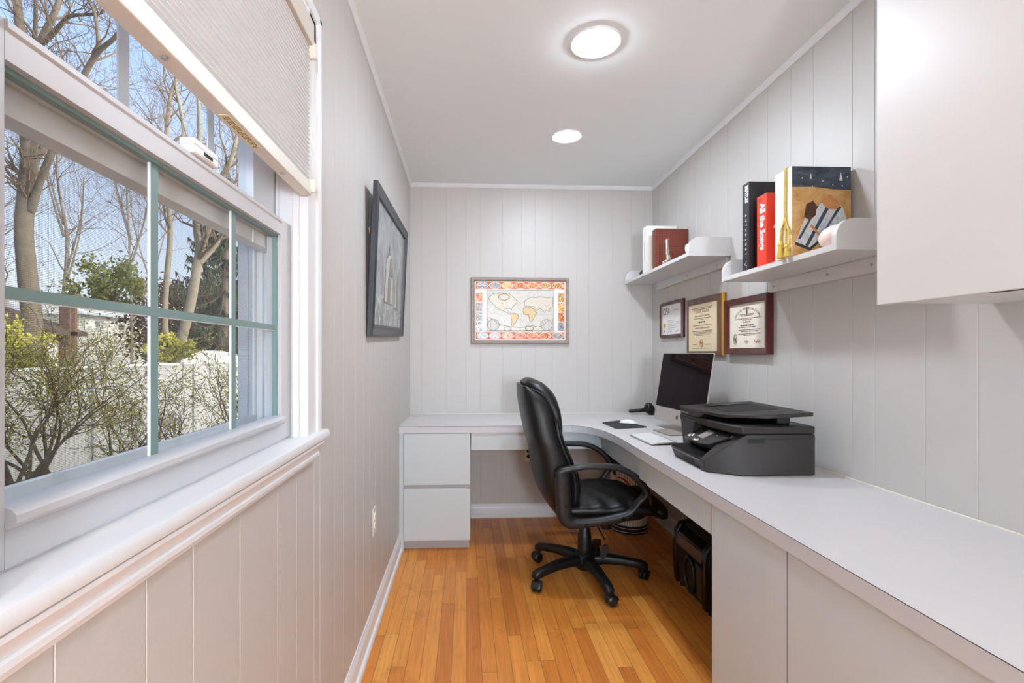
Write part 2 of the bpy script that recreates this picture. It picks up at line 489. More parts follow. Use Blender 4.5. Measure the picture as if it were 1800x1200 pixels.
mb.prism([(L - .03, .955), (L + .028, .955), (L + .034, .9585), (L + .037, .9675), (L + .034, .9765), (L + .028, .980), (L - .03, .980)], WY0 - .13, WY1 + .128, lambda x, z, e: (x, e, z))
mb.build('stool', TRIM, W, smooth=40)
mb = MB().prism([(L - .025, .982), (L - .025, .94), (L - .17, .92), (L - .17, .965), (L - .10, .99), (L - .06, 1.0)], WY0, WY1, lambda x, z, e: (x, e, z))
mb.build('sill', TRIM, W, smooth=25)
mb = MB().prism([(0, .955), (.031, .955), (.031, .949), (.027, .944), (.020, .938), (.016, .930), (.0155, .926), (.019, .924), (.019, .917), (.013, .914), (.011, .906), (0, .904)], WY0 - .095, WY1 + .094, lambda a, z, e: (L + a, e, z))
mb.build('apron', TRIM, W, smooth=25)
# lower sash
XF = L - .021           # room face of the lower sash
XB = XF - .034
GX = XF - .019
sy0, sy1 = WY0 + .002, WY1 - .004
gy0, gy1 = .472, 1.147
mz0, mz1 = 1.455, 1.492
bz1 = 1.040
SASH = mat('shaded_sash_paint', (198, 199, 201), .35, bump=.04, bump_scale=60)  # shade on the sash's room faces, put into a greyer white
S = MB()
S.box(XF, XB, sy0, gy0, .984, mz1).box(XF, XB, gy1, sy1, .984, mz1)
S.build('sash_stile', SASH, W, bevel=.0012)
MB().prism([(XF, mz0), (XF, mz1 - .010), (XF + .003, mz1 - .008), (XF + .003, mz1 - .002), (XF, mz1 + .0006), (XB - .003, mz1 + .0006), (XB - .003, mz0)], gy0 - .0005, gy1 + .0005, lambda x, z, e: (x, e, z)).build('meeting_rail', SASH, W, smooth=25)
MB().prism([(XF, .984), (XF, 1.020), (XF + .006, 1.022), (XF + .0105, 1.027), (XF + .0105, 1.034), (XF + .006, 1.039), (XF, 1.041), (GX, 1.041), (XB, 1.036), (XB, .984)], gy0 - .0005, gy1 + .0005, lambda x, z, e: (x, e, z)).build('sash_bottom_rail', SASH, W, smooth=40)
# glazing bead (greenish) round the pane
bd = MB()
bd.box(GX, GX + .010, gy0, gy1, mz0 - .006, mz0).box(GX, GX + .010, gy1 - .006, gy1, 1.041, mz0).box(GX, GX + .008, gy0, gy0 + .004, 1.041, mz0)
bd.build('glazing_bead', TEAL, W)
p3 = (gy1 - gy0) / 3
for i, yc in enumerate((.7105, .9450)):
    q = MB()
    q.use(TRIM).box(GX + .001, GX + .0048, yc - .0088, yc - .0078, 1.041, mz0 - .006)
    q.use(TEAL).box(GX + .001, GX + .0052, yc - .0078, yc + .0085, 1.041, mz0 - .006)
    q.build('muntin', None, W)
q = MB()
q.use(TRIM).box(GX + .0012, GX + .0050, gy0, gy1 + .004, 1.2345, 1.2357)
q.use(TEAL).box(GX + .0012, GX + .0058, gy0, gy1 + .004, 1.2357, 1.2480)
q.build('muntin', None, W)
box(GX - .0005, GX + .0005, gy0 - .003, gy1 + .003, 1.038, mz0 + .003).build('glass', MATS['window_glass'], W, smooth=0)
# upper sash
UX = XB - .004
UB = UX - .032
uy0, uy1 = .486, 1.088
u = MB().box(UX, UB, sy0, uy0, mz0 - .03, WZ1).box(UX, UB, uy1, sy1, mz0 - .03, WZ1).box(UX, UB, uy0, uy1, WZ1 - .05, WZ1).box(UX - .002, UB, uy0, uy1, mz0 - .03, mz1 - .004)
u.build('upper_sash', TRIM, W, bevel=.0012)
for yc in (.691, .919):
    box(UX - .004, UX - .0066, yc - .0105, yc + .0105, mz1 - .004, WZ1 - .05).build('muntin', TRIM, W)
box(UX - .0165, UX - .0155, uy0 - .002, uy1 + .002, mz1 - .006, WZ1 - .048).build('upper_glass', MATS['window_glass'], W, smooth=0)
# insect screen outside the lower sash
SX = L - .100
f = MB().box(SX, SX - .01, WY0, WY1, 1.452, 1.476).box(SX, SX - .01, WY0, WY1, 1.008, 1.036).box(SX, SX - .01, WY0, WY0 + .022, 1.036, 1.452).box(SX, SX - .01, WY1 - .022, WY1, 1.036, 1.452)
f.build('screen_frame', TRIM, W, bevel=.001)
MB().poly([(SX - .005, WY0 + .02, 1.034), (SX - .005, WY1 - .02, 1.034), (SX - .005, WY1 - .02, 1.454), (SX - .005, WY0 + .02, 1.454)]).build('insect_screen', MATS['insect_mesh'], W, smooth=0)
# outer casing and side track seen through the panes
o_ = MB().box(L - WT - .0005, L - WT - .025, WY1 + .012, WY1 + .10, .9, 2.06).box(L - WT - .0005, L - WT - .025, WY0 - .10, WY0 - .012, .9, 2.06).box(L - WT, L - WT - .03, WY0 - .1, WY1 + .1, WZ1, 2.08)
o_.box(L - .062, L - .078, WY1 - .02, WY1, .97, 1.13)
o_.build('outer_trim', TRIM, W, bevel=.002)

# ------------------------------------------------------------------ cellular shade
bx = L + .030
t = thing('cellular_shade', 'white pleated cellular shade pulled halfway down the window', 'window shade', (L + .01, .8, 1.56))
y0, y1 = WY0 + .004, 1.203
rings = []
z = 1.596; n = 0
prof = []
while z < 1.925:
    prof.append((bx - .004 - (.0115 if n % 2 else .0), z)); z += .0052; n += 1
back = [(x - .014 - 2 * ((bx - .004) - x) * -1 * .5, zz) for x, zz in prof]
mb = MB()
for (xa, za), (xb, zb) in zip(prof, prof[1:]):
    mb.add([(xa, y0, za), (xa, y1, za), (xb, y1, zb), (xb, y0, zb)], [(0, 1, 2, 3)])
    ca, cb = 2 * (bx - .0155) - xa, 2 * (bx - .0155) - xb
    mb.add([(ca, y0, za), (ca, y1, za), (cb, y1, zb), (cb, y0, zb)], [(3, 2, 1, 0)])
mb.build('fabric', MATS['shade_cloth'], t, smooth=0)
cr = MB()  # grey strips on the outer ridges paint in the shading of the pleats
for i_, (xa, za) in enumerate(prof):
    if i_ % 2 == 0: cr.add([(xa + .0004, y0, za - .0011), (xa + .0004, y1, za - .0011), (xa + .0004, y1, za + .0011), (xa + .0004, y0, za + .0011)], [(0, 1, 2, 3)])
cr.build('pleat_shading', mat('pleat_shading_grey', (224, 221, 216), .8), t, smooth=0)
SHR = mat('shade_rail', (226, 222, 210), 0.38)
box(bx - .028, bx, y0, y1, 1.564, 1.578).box(bx - .026, bx - .003, y0, y1, 1.578, 1.597).build('bottom_rail', SHR, t, bevel=.0015)
box(bx - .034, bx + .004, WY0 + .0005, WY1 - .0005, 1.925, 1.9845).build('headrail', mat('headrail_beige', (205, 198, 184), .4), t, bevel=.002)
for z0, dz in ((1.895, .034), (1.572, .032)):
    c = MB().box(bx - .008, bx + .010, y1 - .004, y1 + .009, z0, z0 + dz)
    c.use(CREAM); c.build('cord_clip', CREAM, t, bevel=.003)
MB().tube([(bx + .002, y1 + .003, 1.60), (bx + .002, y1 + .003, 1.9)], .0011, 6).build('cord', CREAM, t)
lb = MB(); lb.use(mat('sticker_white', (238, 228, 178), .5)).box(bx - .021, bx - .007, .80, .93, 1.5634, 1.5642)
lb.use(mat('sticker_print', (150, 140, 96), .6))
random.seed(3)
for r in range(3):
    yy = .806
    while yy < .92:
        l_ = random.uniform(.006, .02); lb.box(bx - .019 + r * .004, bx - .0165 + r * .004, yy, min(yy + l_, .925), 1.5631, 1.5634); yy += l_ + .005
lb.build('warning_sticker', None, t, smooth=0)
for yy in (.648, 1.055):
    MB().lathe([(.0045, 0), (.0045, .002), (.003, .003)], (bx - .014, yy, 1.5615), 14).build('screw', ALU, t)

# ------------------------------------------------------------------ window alarm sensor on the meeting rail
t = thing('window_sensor', 'small white alarm sensor box on the meeting rail of the window', 'alarm sensor', (XF + .012, .80, 1.492))
b_ = MB().box(XF - .016, XF + .008, .772, .845, 1.4925, 1.5165)
b_.build('sensor_case', WHITE, t, bevel=.003, seg=3)
MB().box(XF - .0165, XF + .0088, .7718, .8452, 1.5055, 1.5059).build('case_seam', mat('seam_tan', (190, 178, 168), .5), t)
q = MB(); q.use(WHITE).box(XF + .008, XF + .0095, .793, .826, 1.4945, 1.5045); q.use(DARK)
for i in range(9): q.box(XF + .0095, XF + .010, .7965 + i * .003, .7985 + i * .003, 1.4965, 1.5025)
q.build('vent', None, t)

# ------------------------------------------------------------------ recessed ceiling lights
LENS = emitter('lamp_lens', (229, 239, 254), 165.0)
def downlight(x, y, r, label, k=1.0, e='recessed_light'):
    t = thing(e, label, 'ceiling light', (x, y, CEIL), group='recessed ceiling lights')
    MB().lathe([(r, 0), (r, -.004), (r * .97, -.007), (r * .84, -.006), (r * .80, -.002), (r * .80, 0)], (x, y, CEIL), 40, cap=False).build('trim_ring', TRIM, t, smooth=40)
    MB().lathe([(r * .80, -.003), (r * .78, -.016 * k), (r * .66, -.024 * k), (r * .4, -.028 * k), (r * .02, -.029 * k)], (x, y, CEIL), 40).build('lens', LENS, t)
    return t
downlight(.505, 1.893, .098, 'larger round recessed light in the ceiling, nearer the camera', .6)
downlight(.561, 2.721, .084, 'smaller round recessed light in the ceiling toward the back wall', .4)

t = thing('fill_globe', 'unseen white globe light added behind the camera as even fill', 'fill light', (.36, -2.4, 0))  # added light, out of view, to brighten the whole room evenly
MB().ball((.36, -2.4, 1.35), .22, .22, .22, 28, 18).build('globe', emitter('fill_glow', (226, 238, 254), 104.0), t)
MB().lathe([(.15, 0), (.15, .02), (.02, .035), (.014, .06), (.014, 1.12), (.05, 1.14)], (.36, -2.4, 0), 24).build('stand', TRIM, t, smooth=40)

# ------------------------------------------------------------------ outlets
def outlet(frame, base, u, n, label, plate, face, w=.07, h=.115, dirty=False, rocker=False):
    t = thing('wall_outlet', label, 'outlet', base, frame)
    base = Vector(base); u = Vector(u); n = Vector(n); v = Vector((0, 0, 1))
    P = lambda a, b, c: base + u * a + v * b + n * c
    def bx_(mb, a0, a1, b0, b1, c0, c1):
        mb.add([P(a0, b0, c0), P(a1, b0, c0), P(a1, b1, c0), P(a0, b1, c0), P(a0, b0, c1), P(a1, b0, c1), P(a1, b1, c1), P(a0, b1, c1)],
               [(0, 3, 2, 1), (4, 5, 6, 7), (0, 1, 5, 4), (1, 2, 6, 5), (2, 3, 7, 6), (3, 0, 4, 7)]); return mb
    bx_(MB(), -w / 2, w / 2, -h / 2, h / 2, 0.0004, .006).build('cover_plate', plate, t, bevel=.002)
    for s in (1, -1):
        q = MB(); q.use(face)
        rg = [[P(.017 * math.cos(2 * PI * k / 20), s * .0195 + .0145 * math.sin(2 * PI * k / 20), c) for k in range(20)] for c in (.005, .009)]
        q.loft(rg); q.use(DARK if not dirty else mat('brass_slot', (70, 60, 48), .5))
        for a in (-.0065, .0065): bx_(q, a - .0012, a + .0012, s * .0195 - .002, s * .0195 + .007, .0088, .0094)
        bx_(q, -.002, .002, s * .0195 - .010, s * .0195 - .006, .0088, .0094)
        q.build('socket', None, t, smooth=40)
    q = MB(); q.loft([[P(.003 * math.cos(2 * PI * k / 10), .003 * math.sin(2 * PI * k / 10), c) for k in range(10)] for c in (.005, .0075)]); q.build('screw', ALU, t)
    return t
outlet('W', (L, 2.15, .455), (0, 1, 0), (1, 0, 0), 'white double outlet with plug covers on the window wall', CREAM, WHITE)
outlet('W', (.452, B, .455), (1, 0, 0), (0, -1, 0), 'cream outlet with dark sockets on the back wall under the desk', CREAM, DARK, dirty=True)

# ================================================================== GARDEN SEEN THROUGH THE WINDOW
BARK = mat('bark_brown', (104, 93, 82), 0.9, noise_amt=.45, noise_scale=9)
BARK2 = mat('bark_grey', (134, 124, 110), 0.9, noise_amt=.35, noise_scale=7)
TWIG = mat('twig_brown', (112, 96, 84), 0.9)
LEAFY = mat('spring_leaf', (172, 168, 70), 0.7, noise_amt=.4, noise_scale=6)
LEAFG = mat('evergreen_leaf', (104, 110, 52), 0.7, noise_amt=.5, noise_scale=4)
NEEDLE = mat('conifer_needle', (58, 66, 44), 0.8, noise_amt=.5, noise_scale=3)
HEDGEB = mat('brown_brush', (74, 56, 44), 0.9, noise_amt=.5, noise_scale=2)

def limb(mb, pts, rad, n=7):
    """smooth tube through control points"""
    out, rr = [], []
    P = [Vector(p) for p in pts]
    for i in range(len(P) - 1):
        a, b, c, d = P[max(i - 1, 0)], P[i], P[i + 1], P[min(i + 2, len(P) - 1)]
        for k in range(4):
            t = k / 4
            out.append(.5 * ((2 * b) + (c - a) * t + (2 * a - 5 * b + 4 * c - d) * t * t + (3 * b - a - 3 * c + d) * t ** 3)); rr.append(rad[i] + (rad[i + 1] - rad[i]) * t)
    out.append(P[-1]); rr.append(rad[-1])
    mb.tube(out, rr, n)
    return out, rr
def sprout(mb, pts, rr, rnd, count, length, level, ratio=.42, up=.35, n=4, tips=None, t0=.25):
    for _ in range(count):
        f = rnd.uniform(t0, 1.0); i = min(int(f * (len(pts) - 1)), len(pts) - 2)
        p = pts[i].lerp(pts[i + 1], rnd.random())
        d = (pts[i + 1] - pts[i]).normalized()
        o = Vector((rnd.gauss(0, 1), rnd.gauss(0, 1), rnd.gauss(0, .7))).normalized()
        d = (d * .6 + o * .9 + Vector((0, 0, up))).normalized()
        ln = length * rnd.uniform(.5, 1.25); m = 6 if level > 1 else 4
        q = [p]; 
        for k in range(m):
            d = (d + Vector((rnd.gauss(0, .22), rnd.gauss(0, .22), rnd.gauss(.05, .2)))).normalized()
            q.append(q[-1] + d * ln / m)
        r0 = max(rr[i] * ratio, .0035)
        rad = [max(r0 * (1 - .8 * k / m), .0025) for k in range(m + 1)]
        mb.tube(q, rad, n if level > 1 else 3, cap=False)
        if tips is not None: tips += q[1:]
        if level > 1:
            sprout(mb, q, rad, rnd, max(3, int(count * .55) if count < 12 else 5), length * .5, level - 1, .5, up, n, tips, .2)
def leaves(mb, pts, rnd, per, spread, size):
    for p in pts:
        for _ in range(per):
            c = p + Vector((rnd.gauss(0, spread), rnd.gauss(0, spread), rnd.gauss(0, spread)))
            a = Vector((rnd.gauss(0, 1), rnd.gauss(0, 1), rnd.gauss(0, 1))).normalized(); b = a.orthogonal().normalized()
            s = size * rnd.uniform(.6, 1.3)
            mb.add([c - a * s, c + b * s * .45, c + a * s, c - b * s * .45], [(0, 1, 2, 3)])
def tree(name, label, limbs, seed, twigs, bark, length=1.6, level=3):
    rnd = random.Random(seed)
    first = limbs[0][0]; base = at(*first[:3])
    t = thing(name, label, 'tree', base, group='bare trees beyond the fence')
    a, c = MB(), MB()
    for lm in limbs:
        pts = [at(p[0], p[1], p[2]) for p in lm]; rad = [p[3] * p[2] / F / 1.38 for p in lm]
        o, r = limb(a, pts, rad, 8)
        sprout(c, o, r, rnd, twigs, length * (lm[0][2] / 10), level, tips=None, t0=.35)
    a.build('trunk', bark, t, smooth=60)
    c.build('crown', TWIG, t, smooth=0)
    return t
D = 8.4
tree('oak_tree', 'big forked bare tree nearest the window, thick rough trunk behind the fence',
     [[(66, 800, D, 24), (60, 660, D, 22), (56, 560, D, 20), (48, 480, D, 19), (42, 400, D, 18), (48, 330, D, 18), (52, 270, D, 17), (47, 225, D, 15), (40, 170, D, 12), (40, 90, D, 11), (33, 30, D, 9), (25, -60, D, 7)],
      [(52, 300, D, 9), (68, 272, D + .1, 8), (85, 250, D + .2, 7), (98, 236, D + .3, 6), (112, 190, D + .4, 5), (118, 120, D + .5, 4)],
      [(54, 370, D, 10), (72, 315, D - .1, 8), (88, 275, D - .2, 8), (102, 243, D - .2, 8), (120, 205, D - .3, 7.5), (136, 160, D - .3, 7), (148, 132, D - .3, 7), (172, 92, D - .4, 6), (203, 65, D - .5, 5), (240, 20, D - .6, 4)],
      [(172, 94, D - .4, 4.5), (172, 60, D - .4, 4), (166, 22, D - .4, 3.6), (157, 0, D - .4, 3.2), (150, -50, D - .4, 2.5)],
      [(50, 225, D, 9), (60, 130, D + .2, 8), (72, 74, D + .3, 8), (87, 42, D + .3, 7), (104, 2, D + .4, 6), (118, -50, D + .5, 5)],
      [(70, 80, D + .3, 6), (92, 60, D + .2, 6), (110, 40, D + .1, 5), (124, 28, D, 4.4), (150, 26, D - .1, 3.6), (178, 23, D - .2, 2.8), (186, 8, D - .2, 2)],
      [(48, 200, D, 6), (58, 120, D + .3, 5), (62, 50, D + .4, 4.5), (63, -20, D + .5, 3.5)]], 11, 14, BARK, 1.6)
D = 15
tree('maple_tree', 'slim upright bare tree with a plain straight trunk, left of the leaning trunk',
     [[(302, 700, D, 7), (292, 600, D, 7), (290, 540, D, 6.5), (294, 480, D, 6.5), (299, 420, D, 6), (297, 365, D, 6), (291, 325, D, 6), (293, 240, D, 5.5), (297, 190, D, 5), (304, 155, D, 4.4), (324, 105, D, 3)],
      [(297, 400, D, 3), (289, 376, D, 2.6), (287, 335, D, 2), (270, 260, D, 1.5)],
      [(292, 300, D, 4.5), (306, 250, D, 4), (322, 236, D, 4), (317, 190, D, 4), (309, 150, D, 3.4), (309, 100, D, 2.4)]], 12, 12, BARK2, 1.6)
D = 13
tree('ash_tree', 'leaning pale bare tree that forks in front of the dark conifer',
     [[(296, 690, D, 12), (312, 622, D, 11.5), (325, 575, D, 11.5), (338, 520, D, 11), (346, 470, D, 11), (350, 438, D, 9), (345, 400, D, 8), (344, 360, D, 7), (344, 315, D, 6.5), (350, 250, D, 5.5), (350, 200, D, 4.6), (347, 150, D, 3)],
      [(349, 450, D, 8), (363, 412, D - .2, 7), (373, 380, D - .3, 6), (380, 340, D - .4, 6), (396, 304, D - .4, 6), (407, 278, D - .5, 5.4), (416, 240, D - .5, 4), (424, 180, D - .5, 3)],
      [(352, 462, D, 6), (372, 440, D + .2, 5.4), (388, 415, D + .3, 4.4), (402, 360, D + .4, 3), (430, 270, D + .5, 2)]], 13, 11, BARK2, 1.5)
far = [(112, 650, 20, 5, 'slender bare tree with fanned branches right of the thick trunk, before the roofs'),
       (232, 660, 18, 3.4, 'thin dark bare sapling standing right of the evergreen shrub'),
       (8, 660, 17, 5, 'bare tree at the far left edge of the window'),
       (425, 640, 22, 4, 'bare tree behind the conifer at the outer jamb of the window'),
       (262, 640, 33, 3.5, 'distant bare tree seen behind the first upright muntin')]
for i, (px, py, w, r, lab) in enumerate(far):
    rnd = random.Random(40 + i)
    tr_ = [(px, py, w, r), (px + rnd.uniform(-4, 4), py - 120, w, r * .9), (px + rnd.uniform(-8, 8), py - 230, w, r * .7), (px + rnd.uniform(-12, 12), py - 340, w, r * .5), (px + rnd.uniform(-14, 14), py - 440, w, r * .25)]
    lm = [tr_]
    for k in range(4):
        h = rnd.uniform(120, 260); s = rnd.choice((-1, 1))
        lm.append([(px, py - h, w, r * .55), (px + s * 14, py - h - 45, w, r * .45), (px + s * 30, py - h - 110, w, r * .3), (px + s * 36, py - h - 190, w, r * .15)])
    tree('bare_tree', lab, lm, 60 + i, 9, BARK2, 1.5)

# dark drooping conifer
rnd = random.Random(5)
cb = at(392, 640, 19)
t = thing('conifer_tree', 'dark drooping conifer behind the leaning pale tree', 'tree', cb)
MB().tube([cb, cb + Vector((.1, 0, 4)), cb + Vector((.1, .1, 7.3))], [.2, .12, .02], 8).build('trunk', BARK, t)
nd = MB(); br = MB()
z = .6
while z < 7.2:
    rr_ = 2.6 * (1 - z / 7.6) + .15
    for k in range(7):
        a = rnd.uniform(0, 2 * PI); ln = rr_ * rnd.uniform(.75, 1.1); q = []
        for s in range(9):
            f = s / 8
            q.append(cb + Vector((math.cos(a) * ln * f, math.sin(a) * ln * f, z - .35 * ln * math.sin(f * PI * .7) + .25 * f * f * ln)))
        br.tube(q, [.02 * (1 - .8 * s / 8) for s in range(9)], 3, cap=False)
        for s in range(1, 9):
            for _ in range(7):
                p = q[s].lerp(q[s - 1], rnd.random()); l_ = rnd.uniform(.12, .38); d = Vector((rnd.gauss(0, .35), rnd.gauss(0, .35), -1)).normalized(); w_ = Vector((rnd.gauss(0, 1), rnd.gauss(0, 1), 0)).normalized() * .035
                nd.add([p - w_, p + w_, p + d * l_], [(0, 1, 2)])
    z += .3
fo = MB(); fo.use(BARK).add(br.v, br.f); fo.use(NEEDLE).add(nd.v, nd.f); fo.build('foliage', None, t, smooth=0)

# olive evergreen shrub
def blob_shrub(name, label, c, rx, ry, rz, mtl, n, size, seed, stem=True, cat='shrub'):
    rnd = random.Random(seed)
    t = thing(name, label, cat, (c.x, c.y, c.z - rz))
    lf = MB()
    clumps = [Vector((rnd.uniform(-1, 1) * rx, rnd.uniform(-1, 1) * ry, rnd.uniform(-1, 1) * rz)) for _ in range(60)]
    clumps = [k for k in clumps if (k.x / rx) ** 2 + (k.y / ry) ** 2 + (k.z / rz) ** 2 < 1]
    leaves(lf, [c + k for k in clumps], rnd, n, min(rx, rz) * .17, size)
    lf.build('foliage', mtl, t, smooth=0)
    if stem:
        s = MB()
        for k in clumps[:12]: s.tube([c + Vector((0, 0, -rz)), c + k * .5, c + k], [.05, .03, .01], 5)
        s.build('stem', BARK, t)
    return t
blob_shrub('evergreen_shrub', 'olive green evergreen shrub in front of the white house', at(190, 500, 14), .85, .85, .75, LEAFG, 70, .07, 21)
blob_shrub('leafy_shrub', 'yellow green leafy shrub behind the fence by the big trunk', at(30, 610, 7.4), .35, .5, .42, LEAFY, 55, .035, 22)
blob_shrub('leafy_shrub', 'yellow green leafy shrub behind the fence at the foot of the leaning tree', at(300, 612, 11), .5, .6, .32, LEAFY, 45, .045, 23)
# brown brush
rnd = random.Random(8)
p0, p1 = at(262, 560, 22), at(470, 560, 26)
lf = MB()
pts = [p0.lerp(p1, rnd.random()) + Vector((rnd.uniform(-1, 1), rnd.uniform(-1, 1), rnd.uniform(-2.2, 1.5))) for _ in range(420)]
leaves(lf, pts, rnd, 30, .3, .11)
o = lf.build('brush_hedge', HEDGEB, base=tuple(p0.lerp(p1, .5) - Vector((0, 0, 2.2))), smooth=0)
tag(o, 'dark brown brushy hedge behind the leaning tree and the conifer', 'hedge')

# fence of pale panels with a white cap, each panel between posts
FX = -5.0
FZ = 1.012
def gz(y): return 0.0 if y < 4.4 else max(-.19 * (y - 4.4), -1.2)
t = thing('garden_fence', 'pale grey solid garden fence with a white cap rail', 'fence', (FX, 8, -1.0))
VIN = mat('fence_vinyl', (204, 205, 206), 0.55, noise_amt=.08, noise_scale=1.2)
VINW = mat('fence_cap', (244, 244, 242), 0.4)
ys = [2.0 + 2.4 * i for i in range(9)]
for a, b in zip(ys, ys[1:]):
    box(FX - .02, FX + .02, a + .05, b - .05, gz(b) - .25, FZ - .03).build('fence_panel', VIN, t, bevel=.004)
for a in ys:
    box(FX - .05, FX + .05, a - .05, a + .05, gz(a) - .3, FZ - .02).build('fence_post', VIN, t, bevel=.004)
box(FX - .06, FX + .06, ys[0], ys[-1], FZ - .032, FZ).build('cap_rail', VINW, t, bevel=.006)
# ground outside
g = MB()
yy = [-30, 0, 2, 4.4, 6, 8, 10.7, 24, 60]
for a, b in zip(yy, yy[1:]):
    g.add([(L - WT - .02, a, gz(a) - .12), (-5, a, gz(a) - .12), (-5, b, gz(b) - .12), (L - WT - .02, b, gz(b) - .12)], [(3, 2, 1, 0)])
    g.add([(-5, a, gz(a) - .12), (-60, a, gz(a) - .12), (-60, b, gz(b) - .12), (-5, b, gz(b) - .12)], [(3, 2, 1, 0)])
struct(g.build('ground', mat('garden_ground', (128, 122, 110), .95, noise_amt=.35, noise_scale=3), smooth=0))
# bright white mound beyond the fence
pm = at(362, 612, 16.6)
q = MB().ball((pm.x, pm.y, .2), 1.7, 1.9, 1.1, 28, 12)
o = q.build('white_mound', mat('bright_white', (236, 234, 230), .8, noise_amt=.06, noise_scale=3), base=(pm.x, pm.y, -.9))
tag(o, 'bright white mound beyond the fence at the foot of the conifer', 'mound')

# front bushes with bare arching stems and sparse spring leaves
def bush(name, label, base, stems, seed, reach, per, leafp, size=.016):
    rnd = random.Random(seed); base = Vector(base)
    t = thing(name, label, 'bush', base)
    st, lf, tips = MB(), MB(), []
    for k in range(stems):
        a = rnd.uniform(0, 2 * PI); tilt = rnd.uniform(.25, 1.05); ln = reach * rnd.uniform(.75, 1.1)
        d = Vector((math.cos(a) * math.sin(tilt) * .7, math.sin(a) * math.sin(tilt), math.cos(tilt)))
        p = [base + Vector((rnd.uniform(-.15, .15), rnd.uniform(-.2, .2), 0))]
        for s in range(5):
            d = (d + Vector((rnd.gauss(0, .16), rnd.gauss(0, .16), rnd.gauss(.02, .12)))).normalized(); p.append(p[-1] + d * ln / 5)
        o_, r_ = limb(st, p, [.018, .015, .011, .008, .006, .003], 6)
        sprout(st, o_, r_, rnd, 8, reach * .42, 2, .55, .25, 4, tips, .25)
    rnd.shuffle(tips)
    leaves(lf, tips[:int(len(tips) * leafp)], rnd, per, .05, size)
    for v in st.v + lf.v:
        if v.x < FX + .08: v.x = FX + .08 + .02 * ((v.z * 37) % 1)
    st.build('stem', mat('bush_stem', (104, 86, 66), .9), t, smooth=50)
    lf.build('foliage', LEAFY, t, smooth=0)
    return t
bb = at(42, 850, 4.3); bush('garden_bush', 'many stemmed budding bush in front of the fence, at the left of the lower sash', bb, 13, 31, 1.35, 5, .7, .0135)
bb = at(232, 860, 5.6); bush('garden_bush', 'open budding bush with long bare branches behind the middle muntin', bb, 6, 32, 1.55, 4, .6, .015)
bb = at(470, 830, 6.6); bush('garden_bush', 'sprawling budding bush behind the right hand panes, branches reaching left', bb, 8, 33, 1.7, 4, .6, .016)
bb = at(300, 810, 6.4); bush('garden_bush', 'low bare twiggy bush at the bottom of the middle pane', bb, 5, 34, .75, 2, .15)
ml = MB(); cb = at(42, 862, 4.3); ml.ball((cb.x, cb.y, cb.z - .12), .55, .7, .18, 22, 10)
o = ml.build('mulch_mound', mat('dark_mulch', (88, 74, 62), .95, noise_amt=.5, noise_scale=18, bump=1.0, bump_scale=60), base=(cb.x, cb.y, cb.z - .3)); tag(o, 'dark mulch mound under the many stemmed bush', 'mulch')

# neighbouring houses
HW = mat('white_siding', (238, 238, 236), .6); HR = mat('dark_shingle', (84, 70, 64), .9, noise_amt=.3, noise_scale=6); HB = mat('red_brick', (118, 90, 78), .9, noise_amt=.35, noise_scale=9)
HG = mat('house_pane', (120, 128, 132), .2)
def onX(px, py, X):
    a = (px - CX) / F; d = Vector((a * CC + SS, -a * SS + CC, -(py - CY) / F)); k = X / d.x
    return Vector((X, d.y * k, H + d.z * k))
X1 = -13.5
a, b = onX(20, 577, X1), onX(120, 577, X1)
t = thing('neighbour_house', 'low white house with a dark shingle roof behind the big trunk', 'house', (X1, (a.y + b.y) / 2, -1.2))
box(X1, X1 - 6, a.y - 3, b.y, -1.2, a.z).build('wall', HW, t)
rz = onX(48, 540, X1).z + 1.0
MB().add([(X1 + .4, a.y - 3.4, a.z - .02), (X1 + .4, b.y + .3, a.z - .02), (X1 - 6.4, b.y + .3, a.z - .02), (X1 - 6.4, a.y - 3.4, a.z - .02), (X1 - 3, a.y - .5, rz), (X1 - 3, b.y - 2.6, rz),
          (X1 + .4, a.y - 3.4, a.z - .16), (X1 + .4, b.y + .3, a.z - .16), (X1 - 6.4, b.y + .3, a.z - .16), (X1 - 6.4, a.y - 3.4, a.z - .16)],
         [(0, 1, 5, 4), (1, 2, 5), (2, 3, 4, 5), (3, 0, 4), (6, 7, 1, 0), (7, 8, 2, 1), (8, 9, 3, 2), (9, 6, 0, 3), (9, 8, 7, 6)]).build('roof', HR, t, smooth=0)
wa, wb = onX(90, 584, X1), onX(110, 607, X1)
fr_ = box(X1 + .04, X1 - .02, wa.y, wb.y, wb.z, wa.z).build('window', HW, t)
gl = MB().box(X1 + .06, X1 + .0, wa.y + .06, wb.y - .06, wb.z + .05, wa.z - .05).build('pane', HG, t)
ca, cb2 = onX(118, 515, X1 + .3), onX(131, 640, X1 + .3)
box(X1 + .40, X1 + .03, ca.y, cb2.y, -1.2, ca.z).build('chimney', HB, t, bevel=.02)
X2 = -17.0
a, b = onX(134, 552, X2), onX(262, 560, X2)
t = thing('neighbour_house', 'taller white sided house behind the evergreen shrub', 'house', (X2, (a.y + b.y) / 2, -1.2))
box(X2, X2 - 6, a.y, b.y, -1.2, a.z).build('wall', HW, t)
MB().add([(X2 + .3, a.y - .3, a.z), (X2 + .3, b.y + .3, a.z), (X2 - 6.3, b.y + .3, a.z), (X2 - 6.3, a.y - .3, a.z), (X2 - 3, a.y + .6, a.z + 1.0), (X2 - 3, b.y - .6, a.z + 1.0)],
         [(0, 1, 5, 4), (1, 2, 5), (2, 3, 4, 5), (3, 0, 4), (3, 2, 1, 0)]).build('roof', mat('pale_shingle', (196, 196, 196), .8), t, smooth=0)
